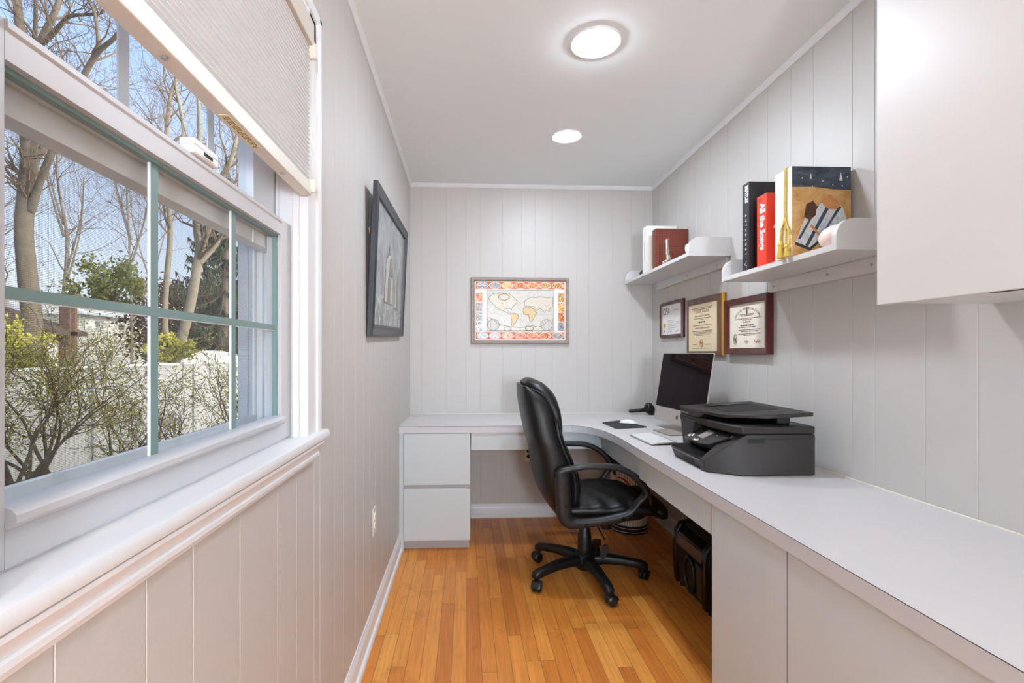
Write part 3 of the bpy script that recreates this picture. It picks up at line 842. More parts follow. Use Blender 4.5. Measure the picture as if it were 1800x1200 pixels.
for xa, ya, xb, yb in ((164, 562, 176, 578), (205, 568, 218, 582), (188, 612, 198, 630)):
    wa, wb = onX(xa, ya, X2), onX(xb, yb, X2)
    box(X2 + .04, X2 - .02, wa.y, wb.y, wb.z, wa.z).build('window', HW, t)
    box(X2 + .07, X2, wa.y + .08, wb.y - .08, wb.z + .06, wa.z - .06).build('pane', HG, t)
# unseen storey and roof of this house, added to shade the fence
ext = MB().box(L - WT, 6.5, NEAR - 4, B + 6, CEIL + .12, 4.6).add([(L - WT - .35, NEAR - 4.3, 4.6), (L - WT - .35, B + 6.3, 4.6), (6.9, B + 6.3, 4.6), (6.9, NEAR - 4.3, 4.6), (3.2, NEAR - 4.3, 6.4), (3.2, B + 6.3, 6.4)],
         [(0, 1, 5, 4), (2, 3, 4, 5), (0, 4, 3), (1, 2, 5), (3, 2, 1, 0)])
struct(ext.build('roof', mat('house_siding', (226, 224, 220), .7), smooth=0))

# ------------------------------------------------------------------ sky and sun
w = bpy.data.worlds.new('sky'); SC.world = w; w.use_nodes = True
nt = w.node_tree; bg = nt.nodes['Background']
g = NG(type('x', (), {'node_tree': nt})())
tc = g.node('ShaderNodeTexCoord'); sp = g.node('ShaderNodeSeparateXYZ'); nt.links.new(tc.outputs['Generated'], sp.inputs[0])
rp = g.node('ShaderNodeValToRGB'); el = rp.color_ramp.elements
el[0].position = 0.0; el[0].color = lin((238, 242, 249))
el[1].position = 1.0; el[1].color = lin((120, 160, 226))
e = el.new(.22); e.color = lin((198, 215, 243))
e = el.new(.55); e.color = lin((152, 186, 238))
nt.links.new(sp.outputs[2], rp.inputs[0])
sw = g.node('ShaderNodeMapRange'); nt.links.new(sp.outputs[0], sw.inputs[0]); sw.inputs[1].default_value = -.25; sw.inputs[2].default_value = .5
nt.links.new(g.mix(sw.outputs[0], rp.outputs[0], lin((255, 248, 236))), bg.inputs[0])
sunny = g.node('ShaderNodeMapRange'); nt.links.new(sp.outputs[0], sunny.inputs[0])
sunny.inputs[1].default_value = -.2; sunny.inputs[2].default_value = 1.0; sunny.inputs[3].default_value = 1.0; sunny.inputs[4].default_value = 3.0
nt.links.new(sunny.outputs[0], bg.inputs[1])
sl = bpy.data.lights.new('sun', 'SUN'); sl.energy = 3.0; sl.angle = .009; sl.color = (1, .95, .86)
so = bpy.data.objects.new('sun', sl); COL.objects.link(so)
so.rotation_euler = Vector((-.80, .30, -.46)).to_track_quat('-Z', 'Y').to_euler()

CERT1 = (.185, .552, 1.283, 1.526)
CERT2 = (.615, 1.046, 1.170, 1.501)
CERT3 = (1.075, 1.446, 1.177, 1.450)

# ================================================================== BUILT-IN DESK
CT0, CT1 = .705, .745
FYB = 2.933            # front edge of the back run
# L-shaped worktop in right-frame coordinates converted to world
def rw(d, s, z=0):
    return FR['R'] @ Vector((-d, -s, z))
out = [Vector((L + .001, B - .001, 0)), Vector((L + .001, FYB, 0)), Vector((.60, FYB - .003, 0))]
# generous curve at the inside corner
p0, p1, p2, p3_ = Vector((.60, FYB - .003, 0)), Vector((.77, FYB - .01, 0)), rw(.552, .86), rw(.565, 1.24)
for k in range(1, 15):
    u = k / 14
    out.append(p0 * (1 - u) ** 3 + p1 * 3 * u * (1 - u) ** 2 + p2 * 3 * u * u * (1 - u) + p3_ * u ** 3)
out += [rw(.565, 4.4), rw(.001, 4.4), rw(.001, .001)]
t = thing('worktop', 'pale grey laminate L shaped worktop with a curved inside corner', 'desk top', (.9, 2.6, CT0))
n = len(out)
mb = MB()
mb.use(TOPL).add([(p.x, p.y, CT1) for p in out], [tuple(range(n))])
mb.use(TOPL).add([(p.x, p.y, CT0) for p in out], [tuple(range(n))[::-1]])
mb.build('top_panel', None, t, smooth=0)
e = MB()
e.use(LAME)
for a_, b_ in zip(out[1:-2], out[2:-1]):
    e.add([(a_.x, a_.y, CT0), (b_.x, b_.y, CT0), (b_.x, b_.y, CT1 - .0018), (a_.x, a_.y, CT1 - .0018)], [(0, 1, 2, 3)])
e.use(SEAM)
for a_, b_ in zip(out[1:-2], out[2:-1]):
    e.add([(a_.x, a_.y, CT1 - .0018), (b_.x, b_.y, CT1 - .0018), (b_.x, b_.y, CT1), (a_.x, a_.y, CT1)], [(0, 1, 2, 3)])
e.build('edge_band', None, t, smooth=30)
MB().tube([(L + .003, B - .003, CT1), (R - .003, B - .003, CT1)], .003, 6).tube([rw(.003, .003, CT1), rw(.003, 4.3, CT1)], .003, 6).build('caulk_bead', CREAM, t)

# two drawer pedestal under the back run
t = thing('drawer_cabinet', 'grey two drawer cabinet under the worktop against the window wall', 'cabinet', (-.19, 3.2, 0))
dx0, dx1 = -.3727, .022
box(L + .002, dx1 - .002, 2.952, B - .002, .055, .7045).build('carcass', LAM, t)
box(L + .001, dx0 - .003, 2.945, 2.955, 0, .7045).build('filler_strip', LAM, t)
box(dx0, dx1, 2.934, 2.951, .396, .7020).build('drawer', LAM, t, bevel=.0012)
d_ = box(dx0, dx1, 2.934, 2.951, .066, .3745).build('drawer', LAM, t, bevel=.0012)
box(dx0 + .001, dx1 - .001, 2.944, 2.953, .3765, .3945).build('finger_pull', KICK, d_)
box(L + .02, dx1 - .006, 2.985, 3.0, 0, .056).build('kick_board', KICK, t)
cp = MB(); random.seed(4)
for k in range(6): cp.box(dx1 - .006 - k * .004, dx1 - .001 - k * .004, 2.9330, 2.9345, .3735 - random.uniform(.001, .003), .3748)
cp.build('chipped_edge', mat('chip_brown', (128, 76, 44), .8), t)

# aprons under the worktop (shallow drawers)
t = thing('pencil_drawer', 'shallow grey drawer front under the back worktop beside the two drawer cabinet', 'drawer', (.4, 2.96, .6))
box(.0265, .785, 2.946, 2.962, .599, .7048).build('front', LAM, t, bevel=.001)
box(.0265, .79, 2.962, 3.4, .612, .70).build('tray', LAM, t)
t = thing('corner_filler', 'narrow grey filler panel in the inside corner under the worktop', 'panel', (.8, 2.93, .6))
MB().prism([(.788, 2.948), (.802, 2.962), (.838, 2.930), (.826, 2.916)], .599, .7048, lambda a, b, z: (a, b, z)).build('panel', LAM, t)
t = thing('pencil_drawer', 'grey drawer front under the right worktop, in the inside corner by the computer', 'drawer', (-.55, -1.0, .6), 'R')
MB().box(-.545, -.530, -.645, -1.4095, .599, .7048).build('front', LAM, t, bevel=.001)
MB().box(-.530, -.5447, -1.4097, -1.4130, .60, .7048).build('front_gap_shade', SEAM, t, smooth=0)  # dark strip painting the shade in the joint between drawer fronts
t = thing('pencil_drawer', 'grey drawer front under the right worktop, next to the tall cupboard doors', 'drawer', (-.55, -1.7, .6), 'R')
MB().box(-.552, -.535, -1.4145, -2.0040, .597, .7048).build('front', LAM, t, bevel=.001)
MB().box(-.535, -.1, -1.42, -2.0, .61, .70).build('tray', LAM, t)

# cupboards on the right
t = thing('base_cabinet', 'grey base cupboard with flush doors under the right worktop, near the camera', 'cabinet', (-.28, -3.2, 0), 'R')
MB().box(-.535, -.002, -2.008, -4.4, .0, .7045).build('carcass', LAM, t)
ds = [2.006, 2.381, 3.10, 3.80, 4.39]
for a_, b_ in zip(ds, ds[1:]):
    MB().box(-.556, -.537, -(a_ + .0014), -(b_ - .0014), .012, .7025).build('door', LAM, t, bevel=.0005)
sm = MB()  # dark strips painting the shade between doors and under the worktop
for a_ in ds[:-1]: sm.box(-.5372, -.5556, -(a_ - .0013), -(a_ + .0013), .012, .7025)
sm.box(-.5375, -.540, -2.006, -4.39, .7027, .7047)
sm.build('door_gap_shade', SEAM, t, smooth=0)
t = thing('wall_cabinet', 'white wall cupboard hung high on the right wall, near the camera', 'cabinet', (-.15, -3.2, 1.3), 'R')
MB().box(-.281, -.001, -2.349, -4.2, 1.309, 2.36).build('carcass', CABW, t, bevel=.001)
MB().box(-.301, -.283, -2.347, -3.25, 1.304, 2.36).build('door', CABW, t, bevel=.0015)
MB().box(-.301, -.283, -3.254, -4.2, 1.304, 2.36).build('door', CABW, t, bevel=.0015)
MB().box(-.296, -.279, -2.61, -3.2, 1.3035, 1.3095).build('finger_groove', SEAM, t)

# ------------------------------------------------------------------ shelves
def shelf(s0, s1, z, label, c0):
    t = thing('wall_shelf', label, 'shelf', (-.11, -(s0 + s1) / 2, z), 'R')
    MB().box(-.22, -.0005, -s0, -s1, z, z + .019).build('shelf_board', SHELF, t, bevel=.001)
    hh = .096
    pr = [(0, 0), (.22, 0), (.22, .040)] + [(.22 - .056 * (1 - math.cos(a)), .040 + .056 * math.sin(a)) for a in [PI / 2 * k / 8 for k in range(1, 9)]] + [(0, hh)]
    for a_ in (s0 - .019, s1):
        MB().prism(pr, a_, a_ + .019, lambda d, h, e: (-d - .0005, -e, z + h)).build('end_panel', SHELF, t, smooth=40)
    MB().box(-.019, -.0005, -c0, -s1 + .002, z - .050, z - .0005).build('cleat', SHELF, t, bevel=.001)
    for q in (c0 + .03, (c0 + s1) / 2 + .03, s1 - .09):
        MB().cyl(rw_l(.0185, q, z - .026), rw_l(.021, q, z - .026), .0045, 12).build('screw', mat('screw_grey', (150, 148, 146), .5), t)
    return t
def rw_l(d, s, z): return (-d, -s, z)
shelf(.06, 1.075, 1.680, 'pale grey wall shelf at the far end, holding the brown leather book', .112)
shelf(1.44, 2.085, 1.498, 'pale grey wall shelf beside the white wall cupboard, holding the tasselled album', 1.446)
gl_ = MB(); random.seed(6)
for k in range(40):
    s_ = .13 + k * .0215
    if random.random() < .65: gl_.box(-.004, -.0006, -s_, -(s_ + .024), 1.6305 - random.uniform(.001, .006), 1.6305)
o = gl_.build('glue_line', mat('old_glue', (214, 184, 130), .8), frame='R', smooth=0); struct(o)  # old glue below the far shelf cleat, not a trim strip

# ------------------------------------------------------------------ books and things on the shelves (right frame; d out of wall, s along wall)
def Rbox(mb, d0, d1, s0, s1, z0, z1): return mb.box(-d0, -d1, -s0, -s1, z0, z1)
UR, VZ = (0, -1, 0), (0, 0, 1)         # reading directions for things facing into the room from the right wall
def book(label, d0, d1, s0, s1, z0, h, cover, pages=None, group=None, frame='R', name='book', r=.002):
    t = thing(name, label, 'book', (-(d0 + d1) / 2, -(s0 + s1) / 2, z0), frame, group)
    c = MB(); th = .003
    c.use(cover)
    Rbox(c, d0, d1, s0, s0 + th, z0, z0 + h); Rbox(c, d0, d1, s1 - th, s1, z0, z0 + h); Rbox(c, d1 - th, d1, s0, s1, z0, z0 + h)
    c.build('cover', None, t, bevel=.0012)
    Rbox(MB(), d0 + .004, d1 - .003, s0 + .003, s1 - .003, z0 + .004, z0 + h - .004).build('pages', pages or CREAM, t, smooth=0)
    return t
z0 = 1.517
t = book('tall black book with white spine lettering at the far end of the near shelf', .012, .212, 1.572, 1.622, z0, .356, mat('black_cloth', (30, 30, 33), .5))
q = MB(); q.use(mat('print_white', (236, 236, 232), .6))
xx = -.2122
q.text('THE', .013, (xx, -1.606, z0 + .315), (0, 0, -1), (0, -1, 0), align='CENTER', bold=.0003)
q.text('BEATLES', .030, (xx, -1.593, z0 + .345), (0, 0, -1), (0, -1, 0), align='LEFT', bold=.0006, squeeze=.62)
for i, ch in enumerate('ANTHOLOGY'):
    q.text(ch, .0135, (xx, -1.5935, z0 + .225 - i * .0195), (0, 0, -1), (0, -1, 0), bold=.0002)
scr = random.Random(4); q.tube([(xx, -1.597 + scr.uniform(-.008, .008), z0 + .012 + .0022 * i) for i in range(14)], .0008, 4)
q.build('spine_lettering', None, t, smooth=0)
RED = mat('red_cover', (236, 62, 38), .35)
t = book('bright red book with white spine lettering beside the tall black book', .014, .203, 1.660, 1.724, z0, .278, RED)
q = MB(); q.use(mat('print_white', (236, 236, 232), .6))
q.text('All the Songs', .046, (-.2032, -1.682, z0 + .245), (0, 0, -1), (0, -1, 0), align='LEFT', bold=.0016, squeeze=.74)
q2 = MB(); q2.use(mat('print_white')).text('All', .05, (-.176, -1.7243, z0 + .145), (1, 0, 0), (0, 0, 1), align='LEFT', bold=.0016); q2.build('cover_lettering', None, t, smooth=0)
q.use(INKB)
for k in range(3): q.box(-.2034, -.2031, -1.672 - k * .007, -1.675 - k * .007, z0 + .252, z0 + .268)
q.build('spine_lettering', None, t, smooth=0)
# white album with pictured cover and gold tassel cord
t = thing('photo_album', 'large cream album with a seaside picture cover and gold tassel cord', 'album', (-.11, -1.84, z0), 'R')
LIN = mat('cream_linen', (240, 232, 212), .6, bump=.2, bump_scale=500)
def ap(x, y): return (-x, -y)
prof = [(.012, 1.785), (.190, 1.785), (.208, 1.790), (.219, 1.802), (.2225, 1.822), (.2225, 1.899), (.012, 1.899)]
MB().prism(prof, z0, z0 + .311, lambda d, s, z: (-d, -s, z)).build('cover', LIN, t, smooth=50)
pic = MB()
SEA = picture_material('sea_blue_paint', [(.3, (48, 56, 68)), (.55, (68, 80, 96)), (.75, (92, 100, 112))], (14, 14, 40))
SAND = picture_material('sand_paint', [(.3, (176, 122, 66)), (.5, (206, 160, 96)), (.75, (226, 188, 136))], (16, 16, 16))
PALE = picture_material('pale_cloth_paint', [(.3, (150, 184, 214)), (.45, (214, 220, 222)), (.8, (238, 236, 228))], (30, 30, 30))
NAVY = picture_material('navy_paint', [(.3, (30, 36, 48)), (.8, (60, 66, 80))], (30, 30, 30))
STRAW = picture_material('straw_paint', [(.3, (196, 120, 62)), (.8, (232, 176, 110))], (40, 40, 40))
BRN = picture_material('brown_paint', [(.3, (66, 40, 28)), (.8, (112, 70, 46))], (40, 40, 40))
PS = 1.8995
def PP(u, v, k): return (-(.2215 - u * .2085), -(PS + .0004 * k), z0 + v * .3105)
def patch(m_, pts, k): pic.use(m_).poly([PP(u, v, k) for u, v in pts])
def ell(m_, cx, cy, rx, ry, k, rot=0, n=26, wob=.06, sd=0):
    rnd = random.Random(sd); pts = []
    for i in range(n):
        a = 2 * PI * i / n; r_ = 1 + rnd.uniform(-wob, wob); x, y = rx * math.cos(a) * r_, ry * math.sin(a) * r_
        pts.append((cx + x * math.cos(rot) - y * math.sin(rot), cy + x * math.sin(rot) + y * math.cos(rot)))
    patch(m_, pts, k)
patch(SAND, [(0, 0), (1, 0), (1, .76), (0, .80)], 1); patch(SEA, [(0, .77), (.35, .775), (.7, .75), (1, .745), (1, 1), (0, 1)], 1.4)
patch(PALE, [(.30, .862), (.335, .862), (.32, .93)], 1.9); patch(PALE, [(.80, .845), (.86, .845), (.825, .945)], 1.9)          # far sails
patch(PALE, [(.06, .16), (.30, .10), (.66, .30), (.93, .40), (.86, .56), (.58, .62), (.40, .56), (.22, .44)], 2)              # beach blanket
patch(SEA, [(.10, .20), (.14, .19), (.46, .575), (.41, .56)], 2.2); patch(SEA, [(.22, .125), (.27, .11), (.68, .60), (.62, .612)], 2.2); patch(SEA, [(.46, .20), (.50, .22), (.84, .555), (.79, .57)], 2.2)
patch(NAVY, [(.06, .16), (.30, .10), (.66, .30), (.93, .40), (.94, .37), (.67, .265), (.30, .065), (.05, .13)], 2.3)
ell(STRAW, .66, .60, .15, .075, 2.6, -.15, sd=2, wob=.03); ell(STRAW, .65, .63, .075, .06, 2.9, -.15, sd=3, wob=.03)               # sun hat
patch(BRN, [(.20, .44), (.24, .58), (.36, .62), (.42, .56), (.40, .46), (.30, .40)], 2.5)                                      # wicker bag
patch(STRAW, [(.30, .34), (.33, .36), (.52, .22), (.50, .19)], 2.7)
pic.use(WHITE)
for u, v in ((.17, .87), (.34, .78), (.52, .84), (.69, .80), (.85, .79), (.94, .89)): ell(WHITE, u, v, .010, .008, 3, 0, 10, 0)
pic.build('cover_picture', None, t, smooth=0)
GC = mat('gold_cord', (212, 184, 78), .45, bump=.6, bump_scale=500)
def twist(mb, pts, r):
    """two-strand twisted cord along pts"""
    P = [Vector(p) for p in pts]; acc = 0; a_, b_ = [], []
    fine = []
    for i in range(len(P) - 1):
        m = max(2, int((P[i + 1] - P[i]).length / .0022))
        fine += [P[i].lerp(P[i + 1], k / m) for k in range(m)]
    fine.append(P[-1])
    for i, p in enumerate(fine):
        tng = (fine[min(i + 1, len(fine) - 1)] - fine[max(i - 1, 0)]).normalized(); n1 = tng.orthogonal().normalized(); n2 = tng.cross(n1)
        ph = i * .95
        a_.append(p + (n1 * math.cos(ph) + n2 * math.sin(ph)) * r * .6); b_.append(p - (n1 * math.cos(ph) + n2 * math.sin(ph)) * r * .6)
    mb.tube(a_, r * .72, 6); mb.tube(b_, r * .72, 6)
cd = MB(); DX = -.2275
twist(cd, [(-.15, -1.872, z0 + .315), (-.20, -1.872, z0 + .3155), (-.2255, -1.872, z0 + .312), (DX, -1.872, z0 + .28), (DX, -1.870, z0 + .19), (DX, -1.871, z0 + .130)], .0036)
twist(cd, [(DX, -1.871, z0 + .130), (DX, -1.852, z0 + .105), (DX, -1.848, z0 + .075), (DX, -1.851, z0 + .05)], .0034)
twist(cd, [(DX, -1.873, z0 + .130), (DX - .003, -1.882, z0 + .08), (DX - .006, -1.886, z0 + .035)], .0034)
twist(cd, [(DX, -1.873, z0 + .128), (DX - .004, -1.898, z0 + .085), (DX - .006, -1.908, z0 + .045), (DX - .006, -1.896, z0 + .02)], .0034)
cd.ball((DX - .001, -1.872, z0 + .128), .007, .007, .011, 10, 8)
cd.build('tassel_cord', GC, t, smooth=60)
for (ty, tz) in ((-1.8515, z0 + .050), (-1.886, z0 + .036)):
    ts = MB(); ts.ball((DX - .004, ty, tz), .0095, .0105, .0105, 14, 10)
    for k in range(26):
        a = 2 * PI * k / 26; r0, r1 = .0075, .0115
        zb = max(z0 + .001, tz - .05)
        ts.tube([(DX - .004 + r0 * math.cos(a) * .8, ty + r0 * math.sin(a), tz - .006), (DX - .004 + r1 * math.cos(a) * .8, ty + r1 * math.sin(a), zb)], [.0014, .0012], 4)
    ts.build('tassel', GC, t, smooth=60)
# pink shell-like ornament in front of the near end panel
t = MB().ball((-.150, -2.018, z0 + .038), .050, .052, .040, 26, 14)
for p in t.v:
    a = math.atan2(p.y + 2.018, p.x + .150); p += (p - Vector((-.150, -2.018, z0 + .038))).normalized() * (.0022 * math.sin(a * 11))
o = t.build('shell_ornament', mat('pale_pink', (246, 218, 208), .5, noise_amt=.06, noise_scale=40), base=(-.15, -2.018, z0), frame='R', smooth=60)
tag(o, 'pale pink rounded shell like ornament beside the album at the shelf end', 'ornament')

z1 = 1.699
t = book('tall plain white book at the far end of the far shelf', .006, .205, .372, .442, z1, .302, mat('white_cover', (238, 238, 236), .4), WHITE)
q = MB(); q.use(mat('print_grey', (150, 150, 150), .6)); random.seed(9)
zz = z1 + .20
while zz > z1 + .08:
    h_ = random.uniform(.004, .012); q.box(-.2054, -.2051, -.402, -.406, zz - h_, zz); zz -= h_ + .003
q.build('spine_lettering', None, t, smooth=0)
t = book('thin cream paged book between the white book and the brown leather book', .05, .203, .468, .500, z1, .225, mat('cream_cover', (226, 216, 196), .5))
LEB = weave_material('embossed_brown_leather', (96, 40, 26), (126, 58, 38), .007)
t = book('brown embossed leather album standing behind the silver figurine', .004, .205, .545, .602, z1, .244, LEB, mat('dark_pages', (60, 42, 34), .7), name='leather_album')
# silver long necked animal figurine
t = thing('silver_figurine', 'silver long necked animal figurine in front of the brown leather album', 'figurine', (-.205, -.765, z1), 'R')
fx = -.200; fy = -.758
bd_ = MB()
cp_ = [(fy - .030, .012, .013), (fy - .024, .030, .012), (fy - .012, .055, .0105), (fy - .004, .085, .009), (fy - .001, .110, .008), (fy + .000, .124, .0085), (fy + .003, .134, .008)]
bd_.tube([(fx, a_, z1 + h_) for a_, h_, r_ in cp_], [r_ for a_, h_, r_ in cp_], 12)
bd_.tube([(fx, fy + .000, z1 + .133), (fx, fy + .012, z1 + .134), (fx, fy + .026, z1 + .130)], [.008, .0062, .002], 10)
for sx in (-.004, .004): bd_.tube([(fx + sx, fy - .004, z1 + .136), (fx + sx * 1.6, fy - .008, z1 + .147)], [.003, .0008], 6)
bd_.build('body', SILVER, t, smooth=70)
cu_ = MB()
for dx_, dy_, rr_ in ((0, 0, .016), (.012, .018, .012), (-.010, .022, .012), (0, .036, .010), (.004, -.018, .012)): cu_.ball((fx + dx_, fy + dy_, z1 + rr_ * .8), rr_, rr_ * 1.2, rr_ * .8, 12, 8)
cu_.build('base', SILVER, t, smooth=70)
# small dark bird ornament at the far end
t = thing('small_ornament', 'tiny dark metal ornament at the far end of the far shelf', 'ornament', (-.2, -.30, z1), 'R')
MB().ball((-.197, -.318, z1 + .016), .010, .016, .012, 12, 8).ball((-.197, -.335, z1 + .028), .007, .008, .007, 10, 8).tube([(-.197, -.305, z1 + .012), (-.197, -.27, z1 + .004), (-.197, -.24, z1 + .002)], [.006, .005, .002], 8).build('body', mat('dark_bronze', (84, 72, 64), .35, metal=.6), t, smooth=60)
MB().lathe([(.014, 0), (.014, .004), (.004, .006)], (-.197, -.318, z1), 14).build('foot', mat('dark_bronze'), t)
# white cup half hidden behind the end panel
t = thing('white_cup', 'white rounded cup half hidden behind the end panel of the far shelf', 'cup', (-.175, -1.02, z1), 'R')
MB().lathe([(.014, 0), (.020, .002), (.028, .018), (.030, .036), (.027, .052), (.025, .052), (.027, .036), (.02, .008)], (-.180, -1.028, z1), 24).build('bowl', WHITE, t, smooth=60)
MB().tube([(-.180, -1.004, z1 + .046), (-.180, -.990, z1 + .052), (-.180, -.980, z1 + .044)], [.002, .0018, .0015], 6).build('handle', mat('copper_wire', (196, 140, 110), .3, metal=.7), t)

# ------------------------------------------------------------------ framed certificates
def frame_ring(mb, w0, w1, h0, h1, prof, P):
    """mitred picture-frame moulding; prof (inset from outer edge, projection)"""
    rings = []
    for ins, pr in prof:
        rings.append([P(w0 + ins, h0 + ins, pr), P(w1 - ins, h0 + ins, pr), P(w1 - ins, h1 - ins, pr), P(w0 + ins, h1 - ins, pr)])
    vs = [p for r in rings for p in r]; n = len(prof); fs = []
    for i in range(n - 1):
        for k in range(4):
            fs.append((i * 4 + k, i * 4 + (k + 1) % 4, (i + 1) * 4 + (k + 1) % 4, (i + 1) * 4 + k))
    return mb.add(vs, fs)
def words_row(mb, P, a0, a1, b, h, k, rnd, gap=.003):
    x = a0
    while x < a1 - .002:
        l_ = min(rnd.uniform(.005, .015), a1 - x)
        mb.poly([P(x, b, k), P(x + l_, b, k), P(x + l_, b + h, k), P(x, b + h, k)]); x += l_ + gap
def scrawl(mb, P, a0, a1, b, amp, k, rnd, r=.0007):
    pts = []
    m = 22
    for i in range(m):
        f = i / (m - 1); pts.append(P(a0 + (a1 - a0) * f + rnd.uniform(-.003, .003), b + amp * math.sin(i * 1.7) * rnd.uniform(.3, 1), k))
    mb.tube(pts, r, 4)
def RP(s, z, d): return (-d, -s, z)
# 1: small certificate

def wall_frame_R(name, label, s0, s1, zb, zt, prof, fm, paper, ins, depth):
    t = thing(name, label, 'framed certificate', (-.001, -(s0 + s1) / 2, (zb + zt) / 2), 'R')
    P = lambda a, b, k: RP(a, b, k)
    frame_ring(MB(), s0, s1, zb, zt, prof, P).build('frame', fm, t, smooth=30)
    MB().poly([P(s0 + ins, zb + ins, depth), P(s1 - ins, zb + ins, depth), P(s1 - ins, zt - ins, depth), P(s0 + ins, zt - ins, depth)]).build('certificate', paper, t, smooth=0)
    return t, P
FP = [(0, .001), (0, .012), (.004, .014), (.006, .022), (.012, .0235), (.018, .018), (.022, .0165), (.024, .010), (.024, .009)]
A = CERT1
t, P = wall_frame_R('framed_certificate', 'smallest certificate in a dark red frame, left of the plaque and below the far shelf', A[0], A[1], A[2], A[3], FP, MAHOG, mat('white_paper', (238, 236, 232), .6), .022, .0095)
rnd = random.Random(2); k = .0099; wd = A[1] - A[0]
q = MB(); q.use(INKB)
x0, x1, y0, y1 = A[0] + .03, A[1] - .03, A[2] + .03, A[3] - .03
q.text('CISA', .064, RP(x0 + .004, y1 - .055, k), UR, VZ, align='LEFT', squeeze=.86)
q.use(mat('pale_ink', (150, 146, 144), .7))
words_row(q, P, x0 + .17, x1, y1 - .03, .003, k, rnd); words_row(q, P, x0 + .17, x1 - .03, y1 - .038, .003, k, rnd)
for i, (a_, b_) in enumerate(((.09, .19), (.09, .28), (.09, .28), (.09, .27), (.09, .26), (.09, .2))): words_row(q, P, x0 + a_, min(x0 + b_, x1), y1 - .10 - i * .012, .0028, k, rnd)
scrawl(q, P, x0 + .09, x0 + .15, y0 + .012, .008, k, rnd); scrawl(q, P, x0 + .20, x0 + .27, y0 + .012, .008, k, rnd)
q.use(mat('gold_seal', (206, 178, 70), .35, metal=.4)).poly([P(x0 + .035 + .017 * math.cos(2 * PI * i / 24) * 1.1, y0 + .055 + .017 * math.sin(2 * PI * i / 24), k + .0002) for i in range(24)])
q.use(mat('navy_ink', (70, 74, 96), .6)).poly([P(x0 + .035 + .008 * math.cos(2 * PI * i / 6), y0 + .018 + .009 * math.sin(2 * PI * i / 6), k + .0002) for i in range(6)])
q.build('lettering', None, t, smooth=0)
# 2: walnut plaque
A = CERT2
t = thing('framed_plaque', 'brown wood plaque certificate with gold edge, middle of the three above the computer', 'framed certificate', (-.001, -(A[0] + A[1]) / 2, (A[2] + A[3]) / 2), 'R')
MB().box(-.001, -.020, -A[0], -A[1], A[2], A[3]).build('plaque_board', WALNUT, t, bevel=.003)
MB().prism([(A[1] - .012, .0205), (A[1] - .001, .0205), (A[1] + .0016, .017), (A[1] + .0016, .008), (A[1] - .0006, .008)], A[2] + .001, A[3] - .001, lambda s, d, z: (-d, -s, z)).build('gold_edge', GOLD, t)
x0, x1, y0, y1 = A[0] + .032, A[1] - .060, A[2] + .024, A[3] - .038
MB().poly([P(x0, y0, .0206), P(x1, y0, .0206), P(x1, y1, .0206), P(x0, y1, .0206)]).build('certificate', CREAMP, t, smooth=0)
q = MB(); q.use(INK); k = .021; rnd = random.Random(5); cx_ = (x0 + x1) / 2; hh = y1 - y0; ww = x1 - x0
for f, a_ in ((.09, .36), (.12, .33)): words_row(q, P, cx_ - a_ * ww, cx_ + a_ * ww, y1 - f * hh, .0035, k, rnd, .0015)
q.text('HUNTER COLLEGE', .021, RP(cx_, y1 - .185 * hh, k), UR, VZ, squeeze=.95)
q.text('of', .008, RP(cx_, y1 - .22 * hh, k), UR, VZ)
q.text('THE CITY UNIVERSITY OF NEW YORK', .0115, RP(cx_, y1 - .27 * hh, k), UR, VZ, squeeze=.92)
for f, a_ in ((.31, .30), (.34, .06), (.46, .33)): words_row(q, P, cx_ - a_ * ww, cx_ + a_ * ww, y1 - f * hh, .0034, k, rnd, .0015)
q.use(INKB); words_row(q, P, cx_ - .13 * ww, cx_ + .12 * ww, y1 - .40 * hh, .008, k, rnd, .004); q.use(INK)
q.text('BACHELOR OF SCIENCE ACCOUNTING', .0115, RP(cx_, y1 - .525 * hh, k), UR, VZ, squeeze=.85)
for f, a_ in ((.58, .36), (.61, .35), (.64, .32), (.67, .22), (.945, .36)): words_row(q, P, cx_ - a_ * ww, cx_ + a_ * ww, y1 - f * hh, .0034, k, rnd, .0015)
scrawl(q, P, cx_ - .33 * ww, cx_ - .18 * ww, y1 - .86 * hh, .004, k, rnd); scrawl(q, P, cx_ + .1 * ww, cx_ + .32 * ww, y1 - .86 * hh, .004, k, rnd)
q.use(mat('bronze_seal', (176, 130, 66), .5))
for r0 in (.020, .013):
    q.tube([P(cx_ - .02 * ww + r0 * math.cos(2 * PI * i / 24), y1 - .83 * hh + r0 * 1.1 * math.sin(2 * PI * i / 24), k) for i in range(24)], .0016, 4, closed=True)
scrawl(q, P, cx_ - .05 * ww, cx_ + .01 * ww, y1 - .83 * hh, .009, k, rnd, .001)
q.build('lettering', None, t, smooth=0)
# 3: mahogany framed certificate
A = CERT3
FP3 = [(0, .001), (0, .030), (.004, .033), (.022, .028), (.030, .024), (.030, .014)]
t, P = wall_frame_R('framed_certificate', 'certificate with arched heading in a deep dark red frame, right of the plaque', A[0], A[1], A[2], A[3], FP3, MAHOG, PAPER, .028, .0145)
q = MB(); q.use(INK); k = .0149; rnd = random.Random(7)
x0, x1, y0, y1 = A[0] + .03, A[1] - .03, A[2] + .03, A[3] - .03; cx_ = (x0 + x1) / 2; hh = y1 - y0; ww = x1 - x0
arc = 'CERTIFIED INFORMATION SYSTEMS'
for i, ch in enumerate(arc):
    a = (i - (len(arc) - 1) / 2) * .066
    Rr = ww * .40
    u_ = Vector((0, -math.cos(a), -math.sin(a))); v_ = Vector((0, -math.sin(a), math.cos(a)))
    q.text(ch, .0165, RP(cx_ + Rr * math.sin(a), y1 - .135 * hh - Rr * .75 * (1 - math.cos(a)), k), u_, v_, squeeze=.8)
